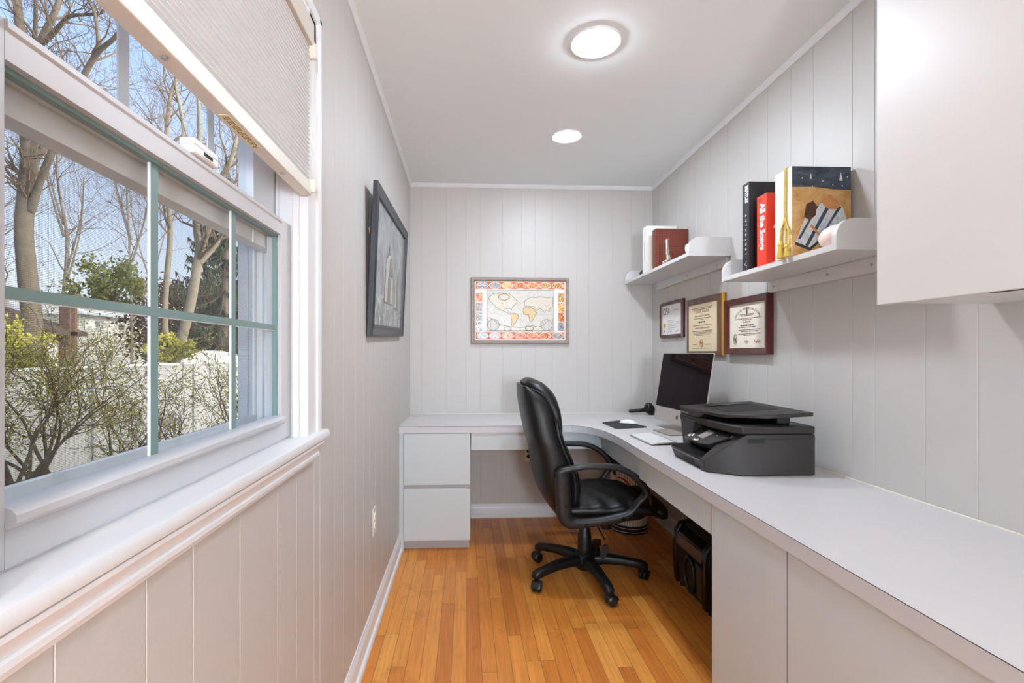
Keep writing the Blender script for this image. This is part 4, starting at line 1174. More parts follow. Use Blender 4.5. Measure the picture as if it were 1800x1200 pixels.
for r0, r1 in ((.006, .012), (.004, .022)):
    q.poly([P(cx_ - .0 + r0 * math.cos(2 * PI * i / 14), y1 - .185 * hh + r1 * math.sin(2 * PI * i / 14), k) for i in range(14)])
for f, a_ in ((.25, .20), (.28, .16), (.345, .36), (.375, .12), (.505, .18), (.54, .24), (.60, .30), (.635, .22), (.69, .30), (.72, .16)):
    off = .06 * ww if f > .58 else 0
    words_row(q, P, cx_ + off - a_ * ww, cx_ + off + a_ * ww, y1 - f * hh, .0036 if f != .505 else .007, k, rnd, .0018)
words_row(q, P, cx_ - .11 * ww, cx_ + .09 * ww, y1 - .43 * hh, .007, k, rnd, .004)
for r0 in (.021, .016): q.tube([P(x0 + .17 * ww + r0 * .8 * math.cos(2 * PI * i / 24), y1 - .80 * hh + r0 * 1.3 * math.sin(2 * PI * i / 24), k) for i in range(24)], .001, 4, closed=True)
scrawl(q, P, x0 + .155 * ww, x0 + .185 * ww, y1 - .80 * hh, .018, k, rnd, .0015)
scrawl(q, P, cx_ - .07 * ww, cx_ + .04 * ww, y1 - .86 * hh, .010, k, rnd); scrawl(q, P, cx_ + .2 * ww, cx_ + .35 * ww, y1 - .86 * hh, .010, k, rnd)
q.build('lettering', None, t, smooth=0)

# ================================================================== PICTURES
# misty grey picture on the window wall, hung leaning forward at the top
t = thing('framed_picture', 'dark framed misty grey picture of a tall tower on the window wall', 'picture', (L + .01, 2.48, 1.56))
u_ = Vector((0, .975, .031)).normalized(); v_ = Vector((.030, 0, .62)); v_ = (v_ - u_ * v_.dot(u_)).normalized(); n_ = u_.cross(v_)
O_ = Vector((L + .003, 1.99, 1.252)); PW, PH = .978, .623
P = lambda a, b, k: O_ + u_ * a + v_ * b + n_ * k
frame_ring(MB(), 0, PW, 0, PH, [(0, 0), (0, .019), (.006, .022), (.014, .019), (.036, .017), (.042, .020), (.048, .018), (.05, .010), (.05, .008)], P).build('frame', BLKFRAME, t, smooth=25)
MIST = picture_material('misty_paint', [(.30, (104, 110, 112)), (.50, (136, 140, 141)), (.72, (160, 163, 162))], (5, 5, 5), 1.5)
ROCK = picture_material('rock_paint', [(.32, (92, 98, 98)), (.5, (132, 136, 132)), (.66, (176, 176, 168)), (.8, (204, 202, 192))], (9, 9, 9), 2.5)
TOWL = picture_material('tower_light_paint', [(.3, (160, 155, 140)), (.7, (206, 200, 182))], (20, 20, 6), 1)
TOWD = picture_material('tower_dark_paint', [(.3, (82, 82, 79)), (.7, (116, 114, 106))], (20, 20, 6), 1)
a_ = MB(); K = .0085
def pa(m_, pts, k): a_.use(m_).poly([P(.05 + x * (PW - .1), .05 + y * (PH - .1), K + k * .0003) for x, y in pts])
pa(MIST, [(0, 0), (1, 0), (1, 1), (0, 1)], 0)
rnd = random.Random(3)
pa(ROCK, [(0, 0), (1, 0), (1, .14), (.9, .16), (.8, .20), (.7, .19), (.6, .23), (.5, .25), (.42, .23), (.3, .24), (.2, .27), (.1, .24), (0, .29)], 1)
for m_, x0, x1, y0, y1, kk in ((TOWD, .30, .60, .20, .55, 2), (TOWL, .32, .46, .22, .62, 3), (TOWD, .40, .47, .2, .5, 4), (TOWL, .50, .57, .22, .48, 3), (TOWD, .66, .82, .17, .44, 2), (TOWL, .68, .73, .2, .48, 3), (TOWL, .36, .50, .45, .66, 4), (TOWD, .43, .50, .46, .64, 5), (TOWD, .40, .43, .66, .74, 4), (TOWL, .46, .475, .66, .78, 4), (TOWD, .76, .78, .44, .54, 3), (TOWD, .54, .555, .48, .58, 4)):
    w_ = x1 - x0; pa(m_, [(x0, y0), (x1, y0), (x1 - w_ * .05, y1 - .04), (x1 - w_ * .25, y1), (x0 + w_ * .2, y1 - .01), (x0 + w_ * .05, y1 - .05)], kk)
a_.build('painting', None, t, smooth=0)
wr = MB().tube([P(.03, PH * .72, -.004), P(.012, PH * .70, -.012), P(.02, PH * .66, -.008)], .0016, 5); wr.build('hanging_wire', SILVER, t)

# antique style world map on the back wall
t = thing('framed_map', 'antique style world map with a picture border in a grey wood frame', 'map', (.389, B - .001, 1.489))
MX0, MX1, MZ0, MZ1 = .033, .744, 1.251, 1.7275
P = lambda a, b, k: Vector((a, B - .001 - k, b))
frame_ring(MB(), MX0, MX1, MZ0, MZ1, [(0, 0), (0, .020), (.004, .022), (.018, .020), (.026, .014), (.0265, .008)], P).build('frame', GREYWOOD, t, smooth=25)
q = MB(); IW0, IW1, IZ0, IZ1 = MX0 + .026, MX1 - .026, MZ0 + .026, MZ1 - .026
mw, mh = IW1 - IW0, IZ1 - IZ0
def M2(x, y, k): return P(IW0 + x * mw, IZ0 + y * mh, .0085 + .0003 * k)
def mp(m_, pts, k): q.use(m_).poly([M2(x, y, k) for x, y in pts])
def mrect(m_, x0, x1, y0, y1, k): mp(m_, [(x0, y0), (x1, y0), (x1, y1), (x0, y1)], k)
def mell(m_, cx, cy, rx, ry, k, n=24): mp(m_, [(cx + rx * math.cos(2 * PI * i / n), cy + ry * math.sin(2 * PI * i / n)) for i in range(n)], k)
def mring(m_, cx, cy, rx, ry, k, r=.0012): q.use(m_).tube([M2(cx + rx * math.cos(2 * PI * i / 28), cy + ry * math.sin(2 * PI * i / 28), k) for i in range(28)], r, 4, closed=True)
MPW = mat('map_white', (236, 234, 230), .5); MPO = mat('map_orange', (206, 104, 56), .5)
SEAM_ = picture_material('map_sea', [(.3, (196, 194, 180)), (.6, (214, 212, 202)), (.8, (200, 196, 176))], (30, 30, 30), 1)
LAND = picture_material('map_land', [(.32, (204, 196, 172)), (.5, (218, 213, 198)), (.68, (214, 198, 164))], (40, 40, 40), 1)
LANDY = picture_material('map_land_yellow', [(.32, (226, 180, 92)), (.5, (222, 196, 140)), (.7, (208, 186, 150))], (44, 44, 44), 1)
LINE = mat('map_line', (122, 96, 76), .6); LINEG = mat('map_line_green', (104, 102, 76), .6)
meds = [picture_material('map_scene_%s' % n_, st, (55, 55, 55), 1.5) for n_, st in
        (('grey', [(.38, (70, 74, 78)), (.5, (150, 150, 148)), (.6, (222, 220, 214))]), ('flame', [(.38, (146, 56, 24)), (.5, (224, 122, 50)), (.6, (238, 206, 150))]),
         ('amber', [(.38, (190, 96, 34)), (.5, (236, 176, 60)), (.6, (232, 218, 180))]), ('meadow', [(.38, (130, 70, 32)), (.5, (224, 168, 40)), (.6, (178, 190, 184))]), ('blue', [(.38, (74, 84, 98)), (.5, (168, 172, 172)), (.6, (222, 180, 140))]))]
mrect(MPW, 0, 1, 0, 1, 0)
mrect(MPO, .012, .988, .868, .985, 1); mrect(MPO, .012, .988, .015, .130, 1)
tops = [0, 4, 2, 1, 1, 3, 3]; bots = [0, 4, 3, 1, 1, 1, 4]
for i in range(7):
    cx_ = .085 + i * .138
    for cy_, lst in ((.927, tops), (.072, bots)):
        mell(MPW, cx_, cy_, .066, .056, 2); mell(meds[lst[i]], cx_, cy_, .060, .049, 3)
lf_, rt_ = [1, 4, 0, 0], [3, 2, 1, 4]
for i in range(4):
    y1 = .80 - i * .166
    mrect(meds[lf_[i]], .014, .082, y1 - .150, y1, 1); mrect(meds[rt_[i]], .918, .986, y1 - .150, y1, 1)
mrect(MPO, .0095, .012, .13, .87, 1); mrect(MPO, .988, .9905, .13, .87, 1)
mrect(SEAM_, .135, .868, .150, .845, 1)
for a, b in (((.135, .150), (.868, .150)), ((.135, .845), (.868, .845)), ((.135, .15), (.135, .845)), ((.868, .15), (.868, .845)), ((.50, .15), (.50, .845)), ((.135, .44), (.868, .44))):
    q.use(LINE).tube([M2(a[0], a[1], 2), M2(b[0], b[1], 2)], .0006 if a[0] in (.50,) or a[1] == .44 else .0012, 4)
lands = [(LAND, [(.15, .72), (.20, .78), (.28, .80), (.38, .79), (.43, .72), (.47, .66), (.44, .60), (.41, .55), (.405, .51), (.385, .54), (.34, .53), (.36, .49), (.40, .46), (.395, .44), (.33, .48), (.26, .53), (.21, .60), (.165, .66)]),
         (LANDY, [(.395, .44), (.43, .46), (.475, .43), (.485, .39), (.46, .34), (.45, .30), (.43, .26), (.415, .22), (.405, .25), (.41, .32), (.40, .38)]),
         (LANDY, [(.535, .53), (.56, .56), (.61, .55), (.645, .53), (.665, .48), (.69, .475), (.66, .41), (.645, .36), (.62, .31), (.605, .32), (.60, .38), (.59, .43), (.54, .44), (.53, .48)]),
         (LAND, [(.545, .60), (.55, .66), (.58, .70), (.62, .73), (.67, .72), (.72, .74), (.80, .72), (.86, .73), (.86, .58), (.83, .55), (.82, .48), (.79, .52), (.77, .46), (.74, .52), (.71, .54), (.69, .50), (.66, .52), (.66, .57), (.62, .57), (.58, .575), (.55, .575)]),
         (LAND, [(.14, .16), (.14, .38), (.17, .37), (.22, .32), (.26, .27), (.33, .24), (.42, .22), (.52, .21), (.60, .25), (.70, .22), (.76, .25), (.80, .33), (.86, .36), (.86, .16)])]
for m_, pts in lands:
    mp(m_, pts, 2); q.use(LINEG if m_ is LAND else LINE).tube([M2(x, y, 3) for x, y in pts], .0013, 4, closed=True)
for cx_, cy_, rx, ry in ((.32, .73, .060, .055), (.36, .19, .042, .034), (.60, .195, .046, .036)):
    mell(LANDY, cx_, cy_, rx, ry, 3.4); mell(SEAM_, cx_, cy_, rx * .80, ry * .76, 3.8); mring(LINE, cx_, cy_, rx, ry, 4, .0015)
for cx_ in (.205, .79):
    mell(mat('map_globe', (206, 202, 194), .35), cx_, .255, .062, .098, 3.4); mring(LINE, cx_, .255, .062, .098, 3.8, .0014); mring(LINE, cx_, .255, .03, .098, 3.8, .0006)
rnd = random.Random(12)
for i in range(70):
    x, y = rnd.uniform(.15, .85), rnd.uniform(.3, .82); l_ = rnd.uniform(.006, .016)
    mrect(rnd.choice((LINE, LINEG, MPO)), x, x + l_, y, y + .004, 4.2)
q.build('map_sheet', None, t, smooth=0)

# ================================================================== COMPUTER
AL = .08
FR['I'] = Matrix.Translation((1.127, 2.898, 0)) @ Matrix.Rotation(AL, 4, 'Z')
ti, CZ = .157, .789
IW, IH = .528, .400
def IP(a, b, h):      # a into the case, b along the screen (toward the near side), h up the tilted face
    return (a * math.cos(ti) + h * math.sin(ti), -b, CZ + h * math.cos(ti) - a * math.sin(ti))
t = thing('desktop_computer', 'silver all in one desktop computer with a dark screen on the worktop', 'computer', (.1, -IW / 2, CT1), 'I')
def rrect(b0, b1, h0, h1, r, n=6):
    pts = []
    for cx_, cy_, a0 in ((b1 - r, h1 - r, 0), (b0 + r, h1 - r, PI / 2), (b0 + r, h0 + r, PI), (b1 - r, h0 + r, 1.5 * PI)):
        pts += [(cx_ + r * math.cos(a0 + PI / 2 * k / n), cy_ + r * math.sin(a0 + PI / 2 * k / n)) for k in range(n + 1)]
    return pts
ALUF = mat('satin_aluminium', (188, 182, 174), .38, metal=.55)
rings = []
for a, sh in ((0, .001), (.001, 0), (.006, 0), (.012, .018), (.026, .07), (.036, .13)):
    rings.append([IP(a, b, h) for b, h in rrect(sh, IW - sh, sh * .8, IH - sh * .8, .012)])
MB().loft(rings).build('case', ALUF, t, smooth=30)
SCR = mat('black_glass', (17, 4, 10), .05, spec=.07)
rings = [[IP(a, b, h) for b, h in rrect(.0035, IW - .0035, .0825, IH - .0035, .009)] for a in (.0008, -.0008)]
MB().loft(rings).build('screen', SCR, t, smooth=20)
# fruit mark on the chin: bitten apple with a leaf
ap_ = []
for i in range(40):
    th = 2 * PI * i / 40
    x = .0105 * math.cos(th) * (1 + .10 * math.sin(th)); y = .0115 * math.sin(th)
    if abs(th - PI / 2) < .5: y -= .0022 * (1 - abs(th - PI / 2) / .5)
    if abs(th - 1.5 * PI) < .4: y += .0012 * (1 - abs(th - 1.5 * PI) / .4)
    dx_, dy_ = x - .0115, y - .0015
    dd = math.hypot(dx_, dy_)
    if dd < .0058: x, y = .0115 + dx_ / dd * .0058, .0015 + dy_ / dd * .0058
    ap_.append((x, y))
q = MB().use(mat('logo_black', (22, 22, 24), .2))
rings = [[IP(-k, IW / 2 + x, .041 + y) for x, y in ap_] for k in (.0002, .0008)]; q.loft(rings)
lf_ = [(.0006, .0125), (.0012, .0155), (.0036, .0182), (.0050, .0186), (.0046, .0160), (.0026, .0132)]
q.loft([[IP(-k, IW / 2 + x, .041 + y) for x, y in lf_] for k in (.0002, .0008)])
q.build('logo', None, t, smooth=0)
# L-shaped foot
ST = [(.016, CZ + .10), (.075, CZ + .12), (.105, CZ + .06), (.118, .770), (.114, .7505), (.095, .7465), (-.085, .7465), (-.088, .7515), (.080, .7535), (.098, .765), (.092, CZ + .02), (.05, CZ + .05)]
MB().prism([(x - .0, z) for x, z in ST], -IW / 2 - .095, -IW / 2 + .095, lambda x, z, e: (x, e, z)).build('stand', ALUF, t, smooth=40, bevel=.002)

# keyboard: corners of the real one
FR['K'] = Matrix.Translation((.8672, 2.417, CT1)) @ Matrix.Rotation(.035, 4, 'Z')
t = thing('keyboard', 'slim white keyboard with an aluminium frame in front of the computer', 'keyboard', (.07, 0, 0), 'K')
kw, kd = .281, .130
def KP(x, y, h): return (x, y, .0056 + h + x * .075)
MB().add([KP(0, -kw / 2, 0), KP(0, kw / 2, 0), KP(kd, kw / 2, 0), KP(kd, -kw / 2, 0), KP(0, -kw / 2, -.003), KP(0, kw / 2, -.003), KP(kd, kw / 2, -.003), KP(kd, -kw / 2, -.003)],
         [(0, 1, 2, 3), (7, 6, 5, 4), (0, 4, 5, 1), (1, 5, 6, 2), (2, 6, 7, 3), (3, 7, 4, 0)]).build('tray', ALUF, t, bevel=.001)
MB().cyl((kd - .006, -kw / 2, .0084), (kd - .006, kw / 2, .0084), .0078, 20).build('battery_tube', ALUF, t, smooth=40)
q = MB()
rowsK = [[1.5] + [1] * 10 + [1.5], [1] * 13, [1.2] + [1] * 11 + [1.4], [1.5] + [1] * 10 + [1.9], [2] + [1] * 9 + [2.2], [1, 1, 1, 1.3, 4.6, 1.3, 1, 1, 1, 1]]
for r_, row in enumerate(rowsK):
    x0 = .006 + r_ * .0185; tot = sum(row); yy = kw / 2 - .005; sc_ = (kw - .010) / tot
    for k_ in row:
        y1 = yy - k_ * sc_ + .0030
        for A_ in ((x0, x0 + .0153),):
            q.add([KP(A_[0], y1, .0002), KP(A_[1], y1, .0002), KP(A_[1], yy, .0002), KP(A_[0], yy, .0002), KP(A_[0] + .0006, y1 + .0006, .0022), KP(A_[1] - .0006, y1 + .0006, .0022), KP(A_[1] - .0006, yy - .0006, .0022), KP(A_[0] + .0006, yy - .0006, .0022)],
                  [(4, 5, 6, 7), (0, 1, 5, 4), (1, 2, 6, 5), (2, 3, 7, 6), (3, 0, 4, 7)])
        yy -= k_ * sc_
q.build('key_block', WHITE, t, smooth=0)
MB().add([KP(.003, -kw / 2 + .003, .00012), KP(.003, kw / 2 - .003, .00012), KP(.118, kw / 2 - .003, .00012), KP(.118, -kw / 2 + .003, .00012)], [(0, 1, 2, 3)]).build('key_bed', mat('key_bed_grey', (92, 90, 88), .5), t, smooth=0)
# mouse mat and mouse
t = MB()
c4 = [Vector((.846, 3.030, 0)), Vector((.992, 3.119, 0)), Vector((1.071, 2.829, 0)), Vector((.861, 2.780, 0))]
rng = []
for i in range(4):
    p, a, b = c4[i], c4[i - 1], c4[(i + 1) % 4]
    for k in range(5):
        f = k / 4; A_ = p.lerp(a, .06 * (1 - f)); B_ = p.lerp(b, .06 * f); rng.append(A_ + B_ - p)
t.loft([[(p.x, p.y, z) for p in rng] for z in (CT1 + .0004, CT1 + .0042)])
o = t.build('mouse_mat', mat('black_rubber', (40, 40, 41), .7, bump=.3, bump_scale=900), base=(.94, 2.94, CT1), smooth=30)
tag(o, 'black rubber mouse mat on the worktop behind the keyboard', 'mouse mat')
FR['M'] = Matrix.Translation((1.0, 2.978, CT1 + .0044)) @ Matrix.Rotation(math.atan2(-.052, .10), 4, 'Z')
t = thing('computer_mouse', 'smooth white low computer mouse on the black mouse mat', 'mouse', (0, 0, 0), 'M')
rings = []
for i in range(13):
    f = i / 12; x = -.0565 + .113 * f
    w_ = .0285 * (1 - abs(2 * f - 1) ** 3.2) ** .42 + .0004; h_ = .0215 * math.sin(PI * min(1, max(0, f)) ** .92) ** .7 * (1.0 if f > .0 else 0) + .0006
    rings.append([(x, w_ * math.cos(PI * k / 12), .0030 + h_ * math.sin(PI * k / 12)) for k in range(13)] + [(x, -w_ * .8, .003), (x, w_ * .8, .003)])
MB().loft(rings).build('shell', WHITE, t, smooth=60)
MB().add([(-.050, -.021, 0), (.050, -.021, 0), (.050, .021, 0), (-.050, .021, 0), (-.052, -.024, .0036), (.052, -.024, .0036), (.052, .024, .0036), (-.052, .024, .0036)],
         [(3, 2, 1, 0), (4, 5, 6, 7), (0, 1, 5, 4), (1, 2, 6, 5), (2, 3, 7, 6), (3, 0, 4, 7)]).build('base', ALUF, t, bevel=.002)
# black handled gadget by the computer
t = thing('handheld_gadget', 'black handheld gadget with a straight handle lying beside the computer in the corner', 'gadget', (1.25, 3.42, CT1))
MB().tube([(1.165, 3.455, CT1 + .022), (1.172, 3.455, CT1 + .022), (1.24, 3.445, CT1 + .026), (1.275, 3.44, CT1 + .032)], [.010, .0125, .013, .014], 12).build('handle', BLKP, t, smooth=50)
hd = MB(); rings = []
for f, x, r0, zc in ((0, 1.262, .012, .036), (.2, 1.275, .030, .044), (.4, 1.292, .040, .046), (.6, 1.312, .042, .042), (.8, 1.330, .036, .032), (1, 1.345, .012, .018)):
    rings.append(sring((x, 3.43, CT1 + zc), (0, 1, 0), (0, 0, 1), r0 * .8, min(r0, zc - .001), 18, 2.6))
hd.loft(rings); hd.build('head', GLOSSB, t, smooth=50)
MB().prism([(1.285, .001), (1.335, .001), (1.385, .001), (1.385, .005), (1.345, .010), (1.315, .030), (1.29, .03)], 3.385, 3.40, lambda x, z, e: (x, e, CT1 + z)).build('cradle', GLOSSB, t, bevel=.002)

# ================================================================== PRINTER (right frame, d out of the wall)
t = thing('printer', 'charcoal all in one inkjet printer with document feeder on the right worktop', 'printer', (-.28, -1.62, CT1), 'R')
def V_(d, s, z): return (-d, -s, z)
body = MB()
# rear and far block
body.box(-.10, -.34, -1.43, -1.835, .7465, .893)
body.build('body', PRN, t, bevel=.004)
fc = MB()      # far front column, leaning outwards to the top
fc.add([V_(.405, 1.456, .748), V_(.405, 1.50, .748), V_(.335, 1.50, .748), V_(.335, 1.45, .748), V_(.415, 1.443, .905), V_(.415, 1.575, .905), V_(.335, 1.575, .905), V_(.335, 1.44, .905)],
       [(0, 1, 2, 3), (4, 7, 6, 5), (0, 4, 5, 1), (1, 5, 6, 2), (2, 6, 7, 3), (3, 7, 4, 0)])
fc.build('front_column', PRN, t, bevel=.002)
# near side wing running down to the front tray
w_ = MB()
sA, sB = 1.775, 1.845
o1 = [(.468, sA, .7465), (.37, sB, .7465), (.10, sB, .7465)]; o2 = [(.474, sA, .786), (.350, sB, .893), (.10, sB, .893)]
i1 = [(.468, 1.745, .7465), (.10, 1.745, .7465)]; i2 = [(.474, 1.745, .786), (.350, 1.745, .893), (.10, 1.745, .893)]
vs = [V_(*p) for p in o1 + o2 + i1 + i2]
w_.add(vs, [(0, 1, 4, 3), (1, 2, 5, 4), (3, 4, 9, 8), (4, 5, 10, 9), (0, 3, 8, 6), (2, 7, 10, 5), (0, 6, 7, 2, 1), (6, 8, 9, 10, 7)])
w_.build('side_wing', PRN, t, bevel=.003)
# paper tray at the bottom front
tr = MB(); tr.prism([(.33, .748), (.460, .748), (.476, .790), (.472, .796), (.33, .796)], 1.488, 1.744, lambda d, z, s: V_(d, s, z)); tr.build('paper_tray', PRN, t, bevel=.002)
MB().prism([(.35, .7965), (.473, .7965), (.478, .7985), (.35, .803)], 1.490, 1.742, lambda d, z, s: V_(d, s, z)).build('output_shelf', PRND, t)
st_ = MB(); st_.use(mat('grey_line', (140, 136, 130), .4)).prism([(.472, .7825), (.4765, .7825), (.4775, .7845), (.472, .7845)], 1.495, 1.742, lambda d, z, s: V_(d, s, z)); st_.build('trim_line', None, t, smooth=0)
hs = MB().prism([(.455, .757), (.4665, .757), (.4700, .768), (.458, .768)], 1.59, 1.68, lambda d, z, s: V_(d, s, z)); hs.build('tray_grip', DARK, t, smooth=0)
# dark throat and tilting control panel
MB().box(-.33, -.345, -1.50, -1.745, .80, .893).build('throat', DARK, t)
def QP(s, f, k):     # panel plane: f=0 bottom edge, 1 top edge; k outward
    d = .432 + (.372 - .432) * f; z = .832 + (.888 - .832) * f
    return V_(d + k * .68, s, z + k * .73)
pout = [(1.515, .0), (1.66, -.06), (1.72, .05), (1.80, .78), (1.80, .98), (1.56, .99), (1.545, .9)]
MB().loft([[QP(s, f, k) for s, f in pout] for k in (-.030, 0)]).build('control_panel', PRND, t, bevel=.003)
q = MB(); q.use(mat('screen_grey', (150, 142, 138), .25)).poly([QP(s, f, .0014) for s, f in ((1.605, .30), (1.655, .26), (1.690, .76), (1.640, .82))]); q.build('touch_screen', None, t, smooth=0)
q = MB(); q.use(mat('white_mark', (232, 226, 214), .5)); rnd = random.Random(2)
for s, f, ds, df in ((1.535, .14, .022, .12), (1.560, .2, .016, .16), (1.595, .03, .026, .10), (1.62, .06, .016, .12)): q.poly([QP(s, f, .0014), QP(s + ds, f - df * .2, .0014), QP(s + ds * .9, f + df, .0014), QP(s + ds * .3, f + df * .8, .0014)])
q.poly([QP(1.72 + .0025 * math.cos(i), .66 + .04 * math.sin(i), .0014) for i in (0, 1.2, 2.4, 3.6, 4.8)])
q.build('button_mark', None, t, smooth=0)
q = MB(); q.use(mat('white_mark'))
q.box(-.4078, -.4088, -1.468, -1.484, .768, .788); q.use(PRND); q.text('hp', .013, (-.4090, -1.476, .7745), UR, VZ, align='CENTER', bold=.0004)
q.build('maker_badge', None, t, smooth=0)
# scanner lid
lid = [(.418, 1.442), (.405, 1.60), (.392, 1.79), (.365, 1.846), (.10, 1.846), (.10, 1.435)]
MB().prism(lid, .894, .922, lambda d, s, z: V_(d, s, z)).build('scanner_lid', PRN, t, bevel=.005)
MB().prism([(.385, 1.62), (.372, 1.79), (.355, 1.81), (.135, 1.81), (.135, 1.62)], .9222, .9232, lambda d, s, z: V_(d, s, z)).build('lid_inset', PRND, t)
# document feeder: block at the far side, input tray reaching over the lid
MB().add([V_(.416, 1.442, .922), V_(.412, 1.60, .922), V_(.10, 1.60, .922), V_(.10, 1.435, .922), V_(.418, 1.442, .951), V_(.408, 1.66, .951), V_(.12, 1.66, .968), V_(.10, 1.435, .968)],
         [(0, 1, 2, 3), (4, 7, 6, 5), (0, 4, 5, 1), (1, 5, 6, 2), (2, 6, 7, 3), (3, 7, 4, 0)]).build('feeder_body', PRN, t, bevel=.004)
def TZ(d): return .951 + (.42 - d) / .32 * .017
tp = [(.419, 1.441), (.398, 1.735), (.385, 1.765), (.285, 1.842), (.268, 1.848), (.108, 1.848), (.10, 1.435)]
MB().loft([[V_(d, s, TZ(d) - .010) for d, s in tp], [V_(d, s, TZ(d) + .004) for d, s in tp]]).build('feeder_tray', PRN, t, bevel=.003)
sl_ = [(.355, 1.52), (.345, 1.70), (.33, 1.72), (.155, 1.72), (.155, 1.50), (.20, 1.49)]
MB().loft([[V_(d, s, TZ(d) + .0036) for d, s in sl_], [V_(d, s, TZ(d) + .0050) for d, s in sl_]]).build('feeder_slot', DARK, t)
MB().add([V_(.335, 1.512, TZ(.335) + .005), V_(.175, 1.498, TZ(.175) + .005), V_(.175, 1.535, TZ(.175) + .008), V_(.335, 1.545, TZ(.335) + .008), V_(.335, 1.50, TZ(.335) + .007), V_(.175, 1.488, TZ(.175) + .007)],
         [(0, 1, 2, 3), (4, 5, 1, 0), (4, 3, 2, 5)]).build('paper_guide', PRND, t)
MB().box(-.16, -.21, -1.74, -1.80, .9235, .957).build('tray_support', PRND, t, bevel=.004)
sg = MB().use(DARK); sg.box(-.345, -.10, -1.8445, -1.8464, .8755, .8785).box(-.345, -.285, -1.8445, -1.8466, .862, .8785); sg.build('side_seam', None, t, smooth=0)
q = MB(); q.use(mat('grey_line')); q.text('OfficeJet Pro 6970', .0095, (-.4178, -1.452, .928), UR, VZ, align='LEFT'); q.build('lettering', None, t, smooth=0)

# ================================================================== OFFICE CHAIR
YC = 2.555; CXh = .622
t = thing('office_chair', 'black leather swivel office chair with curved armrests facing the right worktop', 'chair', (CXh, YC, 0))
REAR = [(.335, .475), (.36, .458), (.40, .425), (.44, .395), (.49, .368), (.56, .350), (.61, .343), (.67, .335), (.73, .318), (.79, .303), (.85, .290), (.90, .281), (.95, .273), (1.0, .270), (1.02, .272), (1.036, .279)]
FRT = [(.335, .52), (.36, .53), (.40, .54), (.44, .545), (.49, .547), (.56, .545), (.61, .537), (.67, .516), (.73, .490), (.79, .465), (.85, .456), (.88, .452), (.90, .448), (.93, .436), (.955, .422), (.98, .385), (1.0, .345), (1.02, .305), (1.036, .290)]
HW_ = [(.335, .15), (.36, .19), (.40, .215), (.49, .235), (.60, .245), (.75, .245), (.88, .232), (.95, .215), (1.0, .192), (1.036, .165)]
rings = []
zs = [.338 + (1.020 - .338) * i / 30 for i in range(31)]
for z in zs:
    xr, xf, hw = lerp(REAR, z)[0], lerp(FRT, z)[0], lerp(HW_, z)[0]
    rings.append(sring(((xr + xf) / 2, YC, z), (1, 0, 0), (0, 1, 0), (xf - xr) / 2, hw, 32, 3.2))
MB().loft(rings).build('back_shell', LEATHER, t, smooth=60)
CF = [(.43, .55), (.50, .556), (.56, .556), (.61, .548), (.67, .528), (.73, .502), (.79, .478), (.85, .468), (.90, .462), (.95, .449), (.985, .432), (1.01, .410), (1.03, .388), (1.044, .362), (1.053, .335)]
CB = [(.43, .50), (.56, .49), (.67, .46), (.79, .41), (.85, .40), (.90, .39), (.95, .36), (.985, .33), (1.01, .295), (1.03, .284), (1.044, .290), (1.053, .310)]
rings = []
for i in range(34):
    z = .435 + (1.0525 - .435) * i / 33
    xb, xf, hw = lerp(CB, z)[0], lerp(CF, z)[0], lerp(HW_, min(z, 1.034))[0] * (.93 if z < .85 else .97)
    if z > 1.03: hw *= 1 - (z - 1.03) / .05
    xf += .012 * math.sin(max(0, z - .43) * 17) if z < .85 else .006
    rings.append(sring(((xb + xf) / 2, YC, z), (1, 0, 0), (0, 1, 0), (xf - xb) / 2, hw, 32, 3.0))
MB().loft(rings).build('back_cushion', LEATHER, t, smooth=60)
pp = []
for i in range(29):
    z = 1.010 - (1.010 - .45) * i / 28
    pp.append((z, lerp(FRT, z)[0], lerp(HW_, z)[0]))
for sg_ in (-1, 1):
    MB().tube([(x - .012 - .5 * 0, YC + sg_ * (hw - .012), z) for z, x, hw in pp], .0042, 7).build('piping', LEATHER, t, smooth=60)
# seat cushion
rings = []
for i in range(29):
    f = i / 28; x = .445 + .505 * f
    top = .452 + .012 * math.sin(PI * f) - (.055 * max(0, (f - .8) / .2) ** 2)
    bot = .392 - (.012 * max(0, (f - .7) / .3))
    hw = .245 + .012 * math.sin(PI * f) - .03 * max(0, (f - .86) / .14) ** 2
    e_ = min(1, .55 + f * 6, .55 + (1 - f) * 6)
    ring = []
    for p in sring((x, YC, (top + bot) / 2), (0, 1, 0), (0, 0, 1), hw, (top - bot) / 2 * e_, 44, 3.6):
        if p.z > (top + bot) / 2 + .01:
            yy = (p.y - YC) / hw
            p.z += .010 * (1 - yy * yy) * math.sin(PI * f) ** .5 - .006 * math.exp(-(yy / .05) ** 2) - .005 * math.exp(-((f - .42) / .03) ** 2)
            p.z += .0060 * math.sin(34 * f + 9 * yy * yy + 3 * math.sin(7 * yy)) * math.exp(-((f - .55) / .3) ** 2)
        ring.append(p)
    rings.append(ring)
MB().loft(rings).build('seat_cushion', LEATHER, t, smooth=60)
rings = []
for f, x, h, hw in ((0, .93, .045, .215), (.3, .955, .05, .225), (.7, .98, .047, .215), (1, .99, .030, .19)):
    rings.append(sring((x, YC - .005, .402 - f * .008), (0, 1, 0), (0, 0, 1), hw, h * .85, 30, 3.4))
MB().loft(rings).build('seat_front_roll', LEATHER, t, smooth=60)
MB().loft([sring((.69, YC, z), (1, 0, 0), (0, 1, 0), rx, ry, 32, 4) for z, rx, ry in ((.355, .16, .17), (.362, .215, .20), (.385, .235, .225), (.395, .235, .228))]).build('seat_pan', BLKP, t, smooth=40)
